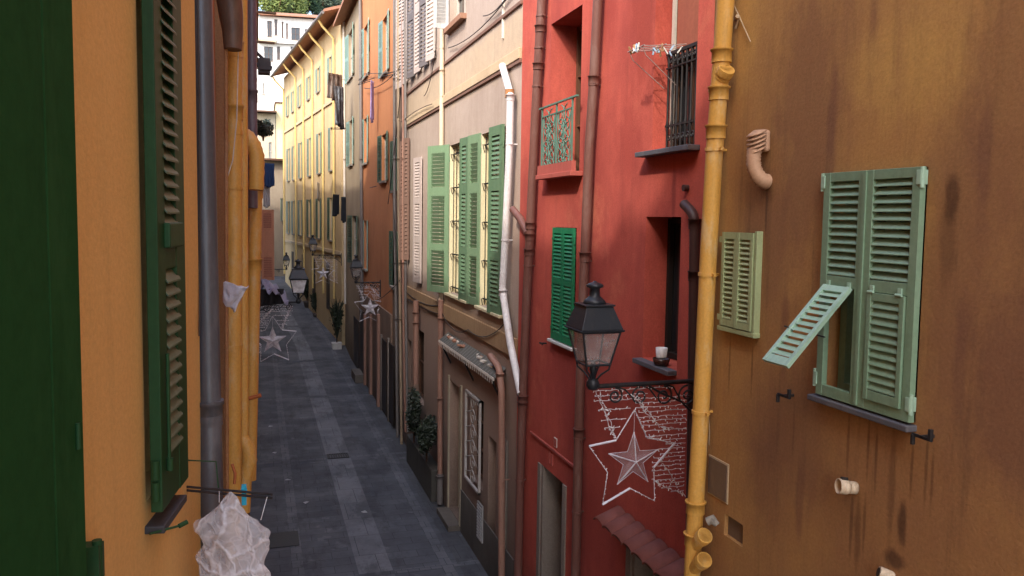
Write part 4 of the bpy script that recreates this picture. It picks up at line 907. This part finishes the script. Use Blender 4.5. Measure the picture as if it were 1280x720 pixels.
for i in range(len(prof)-1):
    for k in range(10):
        t = k/10; y = prof[i][0]*(1-t)+prof[i+1][0]*t; dp = prof[i][1]*(1-t)+prof[i+1][1]*t; cx_ = prof[i][2]*(1-t)+prof[i+1][2]*t; wd = wid[i]*(1-t)+wid[i+1]*t
        for j in range(seg):
            a = 2*pi*j/seg; q3 = Vector((cos(a)*wd*.03, sin(a)*wd*.03, y*.019+cos(a)*wd*.012))
            ww = mnoise.noise(q3*.8)*1.6; F1 = mnoise.voronoi(q3*1.1+Vector((3, 1, 7)))[0]
            def tri(x): return abs((x/pi) % 2-1)
            rr_ = 1.08-.26*tri(2.0*a+y*.045+ww)-.16*tri(3*a-y*.07+1+ww*2)-.09*tri(7*a+y*.11+ww*3)+.25*(F1[0]-.4)-.05*tri(13*a-y*.2)
            vs.append((rt*(cx_+wd*cos(a)*rr_)*sc)+Vector((0, 1, 0))*dp*sin(a)*rr_-Vector((0, 0, 1))*(y-6*F1[0])*sc)
nr = len(vs)//seg
bag = MB().add([tuple(v) for v in vs], [(i*seg+j, i*seg+(j+1) % seg, (i+1)*seg+(j+1) % seg, (i+1)*seg+j) for i in range(nr-1) for j in range(seg)], True).build('plastic_bag', bagm.m, loc=bc)
tag(bag, 'crumpled whitish plastic bag hanging from the clothes rod', 'plastic bag')
def peg(px, py, mat, label):
    p = on_z(px, py, rz_.z); e = MB().box(-.009, .009, -.009, -.002, -.055, .022).box(-.009, .009, .002, .009, -.055, .022).tube([(-.011, 0, -.0), (.011, 0, -.0)], .008, 8).build('clothes_peg', mat, loc=p); tag(e, label, 'clothes peg'); return e
peg(305, 613, paint('turquoise_peg', (.02, .35, .5), None, .35), 'turquoise clothes peg clipped on the rod above the bag')
for a, b, n_ in (((274, 614), (274, 628), 'left'), ((334, 621), (326, 650), 'right')):
    s_ = MB().tube([on_z(a[0], a[1], rz_.z), at_f(b[0], b[1], 2.95)], .0014, 5).build('string', paint('white_string', (.75, .75, .75), None, .5))
    tag(s_, '%s white string tying the bag to the rod' % ('short' if n_ == 'left' else 'long slanting'), 'string')
# ---- second left building with pipes
WL2 = Wall(-.36, 3.62, 0, 1)
old_st = stucco('flaking_orange_stucco', (.42, .22, .10), (.22, .11, .06), (.5, .4, .3), 13, .9, .5, True)
LB2 = empty('pipe_covered_building', 'weathered orange house with a cluster of yellow and grey downpipes', 'building', mw=WL2.M)
LW = WL2
facade(0, 4.2, -.2, 11.0, [], 6).build('wall', old_st, LB2); MB().box(.02, 4.2, -.06, 6, 11.01, 11.15).build('roof', rf_t, LB2)
gp_ = paint('slate_blue_pipe', (.07, .073, .085), (.15, .15, .16), .4, .6, 6, spec=.6)
def vpipe(b, top, bot, f, r, mat, col_=(), cl_=(), label=None, seg=18, name='downpipe'):
    """vertical pipe through two pixels at forward distance f, in building-local space"""
    a = at_f(*top, f); c = at_f(*bot, f); I = b.matrix_world.inverted() if False else WL2.I
    # stand it upright at the mean plan position, keeping the lean small
    xy = (a.xy+c.xy)/2; a = Vector((a.x, a.y, a.z)); c = Vector((c.x, c.y, c.z))
    aa = I @ a; cc = I @ c; o = MB().tube([aa, cc], r, seg).build(name, mat, b, label)
    for py in col_:
        t = (py-top[1])/(bot[1]-top[1]); p = aa.lerp(cc, t); MB().tube([p-Vector((0, 0, .055)), p+Vector((0, 0, .03)), p+Vector((0, 0, .032)), p+Vector((0, 0, .05))], [r*1.1, r*1.1, r*1.22, r*1.22], seg).build('collar', mat, o)
    for py in cl_:
        t = (py-top[1])/(bot[1]-top[1]); p = aa.lerp(cc, t); MB().tube([p-Vector((0, 0, .012)), p+Vector((0, 0, .012))], r*1.1, seg).tube([p+Vector((r, 0, 0)), p+Vector((r+.03, 0, 0))], .008, 6).build('clamp', mat, o)
    return o
vpipe(LB2, (249, -60), (267, 760), 3.35, .048, gp_, (515,), (508, 522), 'slate grey downpipe standing at the corner of the apricot wall', 26)
vpipe(LB2, (293, -40), (291, 700), 5.6, .056, yel_pipe, (60, 140), (70, 166, 235, 433), 'yellow downpipe with a flexible branch')
vpipe(LB2, (303, -40), (305, 640), 5.9, .035, yel_pipe, (), ())
vpipe(LB2, (282, -40), (284, 700), 5.2, .012, old_st, (), (), name='conduit')
vpipe(LB2, (320, 230), (312, 600), 7.0, .056, yel_pipe, (240, 330), (315,), 'further yellow downpipe that curves out of the branch')
vpipe(LB2, (314, -40), (316, 260), 6.9, .042, paint('mauve_pipe', (.13, .11, .13), (.2, .18, .2), .4), (120,), ())
I2 = WL2.I
m = MB(); pts = [I2 @ at_f(*q, 6.4) for q in ((302, 167), (310, 172), (317, 182), (321, 195), (321, 215), (320, 245))]; QQ = []; rr = []
for a, b in zip(pts, pts[1:]):
    for t in range(4): QQ.append(a.lerp(b, t/4)); rr.append(.058 if t % 2 else .062)
m.tube(QQ, rr, 16).build('branch', yel_pipe, LB2)
m = MB(); pts = [I2 @ at_f(*q, 5.9) for q in ((303, 545), (310, 560), (312, 575), (306, 600), (304, 640))]; m.tube(pts, [.04, .05, .055, .05, .05], 14).build('branch', yel_pipe, LB2)
m = MB(); pts = [I2 @ at_f(*q, 5.2) for q in ((284, -20), (289, 20), (291, 40), (291, 62))]; m.tube(pts, [.085, .075, .065, .056], 16).build('pipe_hopper', paint('dark_bronze', (.10, .06, .04), (.2, .12, .08), .5), LB2)
MB().tube([I2 @ at_f(*q, 5.3) for q in ((297, -20), (298, 60), (296, 150), (291, 200), (284, 222), (283, 260))], .004, 6).build('cable', whp, LB2)
MB().tube([I2 @ at_f(*q, 5.2) for q in ((290, 580), (294, 592), (293, 605))], .01, 6).tube([I2 @ at_f(*q, 6.8) for q in ((300, 500), (312, 498), (326, 494))], .018, 8).build('cable', paint('orange_cable', (.5, .15, .05), None, .5), LB2)
# papers / flyer box fixed on the pipe
fp = MB(); q = [at_f(279, 353, 4.2), at_f(311, 358, 4.2), at_f(293, 390, 4.2), at_f(279, 378, 4.2)]
n_ = 10; vv = []
for j in range(n_+1):
    for i in range(n_+1):
        u, v = i/n_, j/n_; p_ = (q[0]-q[0])*(1-u)*(1-v)+(q[1]-q[0])*u*(1-v)+(q[2]-q[0])*u*v+(q[3]-q[0])*(1-u)*v
        vv.append(tuple(p_+Vector((0, .012, .008))*(mnoise.noise(Vector((u*5, v*5, 3)))*1.5+.8*sin(u*7+v*3))))
o = fp.add(vv, [(j*(n_+1)+i, j*(n_+1)+i+1, (j+1)*(n_+1)+i+1, (j+1)*(n_+1)+i) for j in range(n_) for i in range(n_)], True).build('flyer', paint('crumpled_paper', (.55, .53, .58), (.35, .33, .38), .6, .5, 20), loc=q[0]); sd = o.modifiers.new('t', 'SOLIDIFY'); sd.thickness = .004
tag(o, 'grey weathered sheet of plastic stuck between the slate and yellow pipes', 'sheet')
# ---- further left buildings (hidden for the most part, they close the street)
lh = [(7.84, 17, 9.5), (17.02, 24, 13.2), (24.02, 35, 12.0), (35.02, 52, 11.5)]
lab = ['low orange house behind the yellow pipes on the left', 'taller drab house further along the left side', 'brown house on the left beside the far lantern', 'last house on the left before the street bends']
lst = [stucco('left_far_%s' % n_, c, tuple(v*.65 for v in c), None, 14+i, .7, .4, True) for i, (n_, c) in enumerate((('a', (.42, .24, .12)), ('b', (.3, .24, .2)), ('c', (.36, .22, .15)), ('d', (.45, .36, .24))))]
LBs = []
for k, (y0, y1, zt) in enumerate(lh):
    Wk = Wall(-.22 if k < 3 else -.25, y0, 0 if k < 3 else -.05, 1)
    L = y1-y0-.02; wins = [(u, u+.8, 4.6, 6.4, dkgreen if k % 2 else gsh, None, 175) for u in [2+2.8*i for i in range(int(L/2.8)-0)] if u+1 < L and k < 4]
    if k == 0: wins = []
    LBs.append(simple_building('terraced_house', lab[k], Wk, 0, L, zt, lst[k], wins, 6, True, .25))
# orange shutter leaf standing out over the street
ol = paint('orange_brown_paint', (.62, .27, .15), (.5, .2, .1), .55, .5, 5)
a = on_y(326, 262, 27); b = on_y(343, 350, 27); LBI = LBs[2].matrix_world.inverted()
wd = b.x-a.x; hh_ = a.z-b.z; m = MB()
m.box(0, .07, -.02, .02, 0, hh_).box(wd-.07, wd, -.02, .02, 0, hh_)
for z0, z1 in ((0, .08), (hh_*.33, hh_*.37), (hh_*.68, hh_*.74), (hh_-.08, hh_)): m.box(.07, wd-.07, -.018, .018, z0, z1)
m.box(.07, wd-.07, -.008, .008, .08, hh_-.08)
o = m.build('shutter', ol, LBs[2], 'orange brown panelled shutter standing open over the street', loc=LBI @ Vector((a.x, 27, b.z)), rot=(0, 0, -pi/2))
bb_ = paint('brick_brown_paint', (.42, .15, .08), None, .6)
for za_, zb_ in ((hh_*.74, hh_-.1), (.1, hh_*.33)):
    m = MB(); louvre_panel(m, .08, wd-.08, za_, zb_, -.03, .0, .07); m.build('louvre_panel', bb_, o)
# ==================================================================== LAMPS
glass = dusty('lantern_glass', (.55, .50, .48), .35, .2); glass_w = dusty('milky_lantern_glass', (.9, .9, .92), .92, .3)
def lamp(label, pos, wall_x, z_mount, s=1., milky=False, group='lanterns along the street', scrolls=True):
    e = empty('street_lamp', label, 'street lamp', tuple(pos), 0, group)
    def fr(m, z0, h0, z1, h1, cap=True):
        m.hexa([(-h0, -h0, z0), (h0, -h0, z0), (h0, h0, z0), (-h0, h0, z0), (-h1, -h1, z1), (h1, -h1, z1), (h1, h1, z1), (-h1, h1, z1)])
    B = .105; T = .165; z0, z1 = .17, .45
    m = MB()
    for sx in (-1, 1):
        for sy in (-1, 1):
            m.tube([(sx*B, sy*B, z0), (sx*T, sy*T, z1)], .009, 6)
            m.tube([(sx*B, sy*B, z0), (sx*B*.95, sy*B*.95, z0-.04), (sx*.05, sy*.05, z0-.09), (sx*.02, sy*.02, z0-.14)], .008, 6)
    for h_, z in ((B, z0), (T, z1)):
        for a, b in (((-1, -1), (1, -1)), ((1, -1), (1, 1)), ((1, 1), (-1, 1)), ((-1, 1), (-1, -1))): m.tube([(a[0]*h_, a[1]*h_, z), (b[0]*h_, b[1]*h_, z)], .010, 6)
    m.build('frame', lamp_black, e)
    g = MB(); k = .006
    for a, b in (((-1, -1), (1, -1)), ((1, -1), (1, 1)), ((1, 1), (-1, 1)), ((-1, 1), (-1, -1))):
        g.add([(a[0]*B, a[1]*B, z0+k), (b[0]*B, b[1]*B, z0+k), (b[0]*T, b[1]*T, z1-k), (a[0]*T, a[1]*T, z1-k)], [(0, 1, 2, 3)])
    g.build('pane', glass_w if milky else glass, e)
    r = MB(); fr(r, z1+.002, .19, z1+.018, .195); fr(r, z1+.02, .185, z1+.205, .118); fr(r, z1+.207, .132, z1+.222, .132); r.build('lantern_roof', lamp_black, e, bev=.004)
    MB().lathe([(.1, z1+.222), (.085, z1+.25), (.06, z1+.27), (.045, z1+.285), (.04, z1+.345), (.07, z1+.36), (.075, z1+.375), (.05, z1+.39), (.02, z1+.40), (.012, z1+.41)], (0, 0, 0), 16).build('finial', lamp_black, e)
    MB().lathe([(.02, .02), (.025, .1), (.035, .12), (.015, .19)], (0, 0, 0), 12).build('burner', lamp_black, e)
    MB().lathe([(.01, -.06), (.04, -.05), (.055, -.02), (.055, .01), (.04, .035), (.02, .045)], (0, 0, 0), 14).build('ball', lamp_black, e)
    L = wall_x-pos[0]; sg = 1 if L > 0 else -1; L = abs(L)
    br = MB().box(min(0, sg*L), max(0, sg*L), -.014, .014, -.045, -.012).tube([(0, 0, -.028), (sg*L, 0, -.028)], .02, 8)
    bo = br.build('bracket', iron, e); 
    MB().box(min(sg*(L-.03), sg*L), max(sg*(L-.03), sg*L), -.03, .03, -.5, .05).build('wall_plate', iron, bo)
    if scrolls:
        m = MB(); n = 4
        for k in range(n):
            c = (sg*L*(.2+.22*k), 0, -.12-.012*k); scroll(m, c, .07+.008*k, 1.6, pi/2, 1 if k % 2 else -1, .0095, n=30)
            m.tube([(c[0], 0, -.04), (c[0]+sg*.09, 0, -.07), (c[0]+sg*.16, 0, -.14-.02*k)], .008, 6)
        m.tube([(sg*L*.5, 0, -.05), (sg*L*.62, 0, -.12), (sg*L*.8, 0, -.2), (sg*L*.97, 0, -.36)], .011, 6); m.build('scrollwork', iron, bo)
    return e
p1 = on_y(741, 479, 6.1); lamp('large black four sided lantern on a scrolled bracket in front of the red house', p1, 3.7, 0)
p2 = on_y(373, 376, 17.0); lamp('black lantern with milky glass reaching out from the left side of the street', p2, -.22, 0, milky=True)
p3 = on_y(445, 352, 25.5); lamp('black lantern in front of the orange house', p3, 3.7, 0, milky=False)
p4 = on_y(391, 318, 36.0); lamp('small distant lantern against the pale yellow house', p4, 3.5, 0)
p5 = on_y(358, 336, 43.0); lamp('furthest lantern on the left near the end of the street', p5, -.6, 0)
# ==================================================================== STAR DECORATIONS
tubem = dusty('clear_rope_light', (.85, .82, .86), .6, .25); tubew = paint('white_rope_light', (.78, .76, .82), (.6, .58, .64), .3)
wirem = paint('net_wire', (.62, .54, .55), (.75, .7, .7), .4); bulbm = paint('clear_bulb', (.85, .84, .85), None, .2)
def star_decor(label, P0, s=1., detail=True, rows=True, group='star shaped street decorations', mirror=1):
    """P0: world point under the bracket end; built in the x-z plane of the bracket"""
    e = empty('star_decoration', label, 'decoration', tuple(P0), 0, group)
    K = 1/4.24*.00668*s; C = lambda x, y: Vector(((x-75)*K*mirror, 0, -(y-75)*K))
    out = [(305, 185), (385, 345), (555, 385), (430, 510), (440, 700), (290, 615), (130, 690), (155, 515), (45, 365), (200, 345)]
    pts = [C(*q)+Vector((0, -.06, 0)) for q in out]; rr_ = .0062*s if detail else .007
    n = len(pts); jit = [p+Vector((0, 0, 0)) for p in pts]
    MB().tube(jit+[jit[0]], rr_*.9, 7).build('outline', tubem, e)
    for i in (5, 8, 2): MB().tube([pts[i], pts[(i+1) % n]], rr_*1.6, 7).build('rope_light', tubew, e)
    rnd = random.Random(4); bl = MB()
    for i in range(n):
        a, b = pts[i], pts[(i+1) % n]
        for k in range(7):
            p = a.lerp(b, (k+.3+.4*rnd.random())/7); q = p+Vector((rnd.uniform(-.01, .01), -.005, rnd.uniform(-.012, .012))); bl.tube([p, q+Vector((0, 0, .004))], .0042*s, 5)
    # small solid star
    c = C(305, 462)+Vector((0, -.06, 0)); R1 = 155*K; R2 = 62*K; m = MB(); vs = [c+Vector((0, -.055*s, 0)), c+Vector((0, .055*s, 0))]
    for i in range(10):
        a = pi/2+i*pi/5; r = R1 if i % 2 == 0 else R2; vs.append(c+Vector((r*cos(a), 0, r*sin(a))))
    m.add(vs, [(0, 2+(i+1) % 10, 2+i) for i in range(10)]+[(1, 2+i, 2+(i+1) % 10) for i in range(10)]); m.build('small_star', dusty('frosted_star', (.62, .52, .56), .2, .3) if detail else tubem, e)
    m = MB()
    for i in range(0, 10, 2): m.tube([vs[0], vs[2+i]], .006*s, 6)
    for i in range(10): m.tube([vs[2+i], vs[2+(i+1) % 10]], .0025*s, 5)
    m.tube([c+Vector((0, 0, R1)), C(305, 185)+Vector((0, -.06, 0))], .002*s, 5); m.build('ridge', dusty('clear_ridge', (.8, .75, .8), .7, .3), e)
    if rows:
        m = MB(); segs = [(80, 82, 560), (135, 85, 640), (185, 110, 300), (185, 330, 640), (240, 130, 275), (240, 345, 640), (210, 350, 640), (262, 360, 640), (318, 390, 640), (375, 500, 640), (160, 330, 640), (110, 90, 400), (285, 150, 240), (285, 375, 640), (350, 395, 640), (400, 520, 640), (450, 490, 640), (425, 470, 640), (472, 450, 640), (497, 440, 640), (520, 440, 640), (545, 440, 640), (572, 450, 640), (622, 480, 640), (672, 560, 640), (600, 455, 640), (645, 500, 640)]
        for y, x0, x1 in segs:
            st_ = [C(x, y+rnd.uniform(-3, 3)) for x in range(int(x0), int(x1)+1, 24)]+[C(x1, y)]
            if len(st_) > 1: m.tube(st_, .0034*s, 5)
            x = x0
            while x < x1:
                p = C(x, y); bl.tube([p, p+Vector((rnd.uniform(-.012, .012), -.008, rnd.choice((-1, 1))*rnd.uniform(.006, .02)))*s], .0042*s, 5); x += rnd.uniform(20, 50)
        for a, b in (((90, 75), (205, 345)), ((110, 80), (215, 345)), ((310, 110), (420, 250)), ((330, 120), (480, 300)), ((480, 300), (640, 320)), ((440, 585), (520, 640)), ((520, 640), (640, 690)), ((420, 350), (600, 420)), ((500, 500), (600, 640))):
            A, B_ = C(*a), C(*b); pl_ = [A.lerp(B_, k/12)+Vector((rnd.uniform(-.01, .01), rnd.uniform(-.01, 0), rnd.uniform(-.01, .01)))*s for k in range(13)]; m.tube(pl_, .0036*s, 5)
            for k in range(8): p = A.lerp(B_, rnd.random()); bl.tube([p, p+Vector((rnd.uniform(-.03, .03), -.01, rnd.uniform(-.03, .03)))*s], .0045*s, 5)
        m.build('light_net', wirem, e)
    tag(bl.build('bulbs', bulbm, e), None, None, kind='stuff'); return e
star_decor('large star outline and net of unlit fairy lights hanging under the nearest lantern', p1+Vector((0, .0, -.06)))
star_decor('star outline with fairy light net under the lantern with milky glass', p2+Vector((-.1, 0, -.1)), 1.15, False, True, mirror=-1)
star_decor('star and fairy light net under the lantern in front of the orange house', p3+Vector((0, 0, -.1)), 1.2, False, True)
star_decor('tiny star and light net under the small distant lantern', p4+Vector((0, 0, -.1)), 1.2, False, True)
# ==================================================================== LAUNDRY, PLANTS, SMALL THINGS
def hang(label, px, py, y, w_, h_, mat, rz=.3, **k):
    p = on_y(px, py, y); o = cloth('laundry', mat, w_, h_, p, rz, **k); tag(o, label, 'laundry', 'laundry hung over the street'); return o
hang('lilac cloth hanging high in front of the orange house', 465, 101, 26, .35, 1.25, paint('lilac_cloth', (.36, .30, .60), None, .8), 1.2, taper=.8)
hang('dark navy jacket hanging above the orange brown shutter', 335, 204, 22, .32, .6, paint('navy_cloth', (.02, .05, .14), None, .8))
hang('pale trousers hanging under the navy jacket', 333, 232, 22.1, .18, .55, paint('pale_cloth', (.45, .42, .42), None, .8))
hang('black shirt hanging left of the beige house', 420, 243, 33, .4, .85, paint('black_cloth', (.012, .014, .02), None, .8), .8)
hang('dark trousers hanging beside the black shirt', 429, 246, 33, .3, 1.0, paint('dark_cloth', (.02, .025, .035), None, .8), .8)
hang('bright red cloth hanging at the end of the street', 366, 232, 58, .45, 1.1, paint('red_cloth', (.75, .03, .02), None, .7), 0)
hang('brown and white laundry bundle high before the yellow house', 418, 92, 33, .7, 1.0, paint('brown_cloth', (.10, .05, .03), (.5, .45, .4), .8, .8, 2), .6, fold=.1)
hang('striped dark laundry under the brown bundle', 424, 108, 33, .5, 1.6, paint('mottled_cloth', (.05, .04, .04), (.35, .4, .45), .8, .9, 3), .6, taper=.7, fold=.1)
hang('grey white towels hanging on the yellow house', 398, 228, 37.5, .9, .8, paint('grey_towel', (.45, .43, .40), None, .8), 1.4)
def bars(label, a, b, y, x_wall, n=2):
    e = empty('clothes_line', label, 'clothes line', tuple(on_y(*a, y)), 0, 'clothes lines fixed high on the walls'); p = on_y(*a, y); q = on_y(*b, y)
    for k in range(n): MB().tube([Vector((0, k*.5, 0)), q-p+Vector((0, k*.5, 0))], .012, 6).build('bar', iron, e)
    MB().tube([Vector((0, 0, 0)), Vector((0, .5*(n-1)+.01, 0))], .01, 6).tube([q-p, q-p+Vector((0, .5*(n-1)+.01, 0))], .01, 6).build('end_bar', iron, e)
    return e
bars('thin clothes bars on the brown house beside the cream one', (480, 92), (503, 88), 22, 3.7)
bars('thin clothes bars high on the orange house', (450, 103), (473, 96), 27, 3.7)
bars('thin clothes bars beside the dark laundry', (415, 160), (432, 160), 34, 3.7)
bars('thin clothes bars low on the orange house', (465, 234), (482, 230), 26.5, 3.7)
woodb = paint('old_wood', (.3, .2, .13), (.2, .12, .08), .8)
for label, a, b in (('upper rusty pole sticking out high on the left above the dark lamp housing', (300, 13), (345, 17)), ('lower rusty pole sticking out high on the left', (300, 50), (343, 54))):
    f = 7.2; p = at_f(*a, f); q = at_f(*b, f); o = MB().tube([(0, 0, 0), q-p], .012, 8).build('pole', woodb, loc=p); tag(o, label, 'pole')
fx = MB(); c = at_f(330, 84, 9.5); fx.box(-.07, .07, -.1, .1, -.08, .09).tube([(0, 0, .09), (-.1, 0, .18)], .02, 6).tube([(-.1, -.05, .02), (.09, -.06, -.02)], .03, 8).box(-.05, .08, -.13, -.1, -.05, .05)
tag(fx.build('lamp_housing', paint('charcoal_housing', (.04, .04, .045), (.1, .1, .1), .5), loc=c), 'boxy charcoal fitting on the left wall below the rusty poles', 'fitting')
# plants by the doors
def pot_plant(label, px, py, z, mat_pot, h, rad, seed, square=False, y=None):
    p = on_z(px, py, z); e = empty('potted_plant', label, 'potted plant', tuple(p), 0)
    if square: MB().box(-.2, .2, -.2, .2, 0, .42).box(-.22, .22, -.22, .22, .38, .43).build('pot', mat_pot, e, bev=.01)
    else: MB().lathe([(.12, 0), (.2, .34), (.22, .36), (.21, .4), (.17, .38)], (0, 0, 0), 16).build('pot', mat_pot, e)
    m = MB(); rnd = random.Random(seed)
    for k in range(60):
        a = rnd.random()*6.3; r = rad*rnd.uniform(.4, 1); z_ = h*rnd.uniform(.5, 1); b_ = Vector((0, 0, .35+rnd.random()*h*.45)); t_ = Vector((r*cos(a), r*sin(a), z_)); md = (b_+t_)/2+Vector((0, 0, .18)); sd_ = Vector((-sin(a), cos(a), 0))*.03
        m.add([b_-sd_*.4, b_+sd_*.4, md+sd_, t_, md-sd_], [(0, 1, 2, 3, 4)])
    leafblob(m, (0, 0, h*.62), (rad*.8, rad*.8, h*.35), 500, .06, seed); m.build('foliage', shrub, e)
    MB().tube([(0, 0, .3), (.03, 0, h*.4), (0, .03, h*.8)], [.03, .025, .01], 8).build('stem', brn, e); return e
wp = paint('white_planter', (.6, .58, .55), (.4, .38, .35), .6)
pot_plant('tall dark leafy plant in a square white planter by the beige house', 421, 440, 0, wp, 2.5, .42, 3, True)
pot_plant('medium plant in a round pot by the yellow house', 396, 401, .5, paint('dark_pot', (.12, .1, .09), None, .6), 1.7, .45, 4)
pot_plant('bushy plant in a dark pot further up the street', 384, 385, .9, paint('dark_pot2', (.12, .1, .09), None, .6), 2.0, .6, 5)
bush('shrub', 'dark green plant hanging from a box high on the left wall', tuple(on_y(329, 176, 14)), (.22, .25, .22), 700, .04, 8)
bush('shrub', 'bright green plant box on the narrow cream house at the end', tuple(on_y(335, 164, 60)), (.5, .5, .6), 500, .09, 9)
# lilac sheet over a left hand clothes rack
tp = on_y(322, 350, 15.5); m = MB(); vs = []
for j in range(13):
    for i in range(17):
        u, v = i/16, j/12; vs.append((.05+u*.48+.02*sin(v*9), -.2+.4*v+.03*sin(u*11), -.02-.30*u*u+.16*mnoise.noise(Vector((u*5, v*5, 0)))-.25*abs(v-.5)))
o = m.add(vs, [(j*17+i, j*17+i+1, (j+1)*17+i+1, (j+1)*17+i) for j in range(12) for i in range(16)], True).build('sheet', paint('lilac_canvas', (.26, .25, .34), (.4, .4, .48), .8), loc=tp); sd = o.modifiers.new('t', 'SOLIDIFY'); sd.thickness = .006
tag(o, 'crumpled pale lilac sheet lying over a rack on the left behind the yellow pipes', 'sheet')
o = cloth('laundry', paint('black_cover', (.012, .012, .014), None, .8), .5, .3, tp+Vector((.22, -.1, -.16)), .1, fold=.05); tag(o, 'black cloth hanging just under the lilac sheet on the left', 'laundry', 'laundry hung over the street')
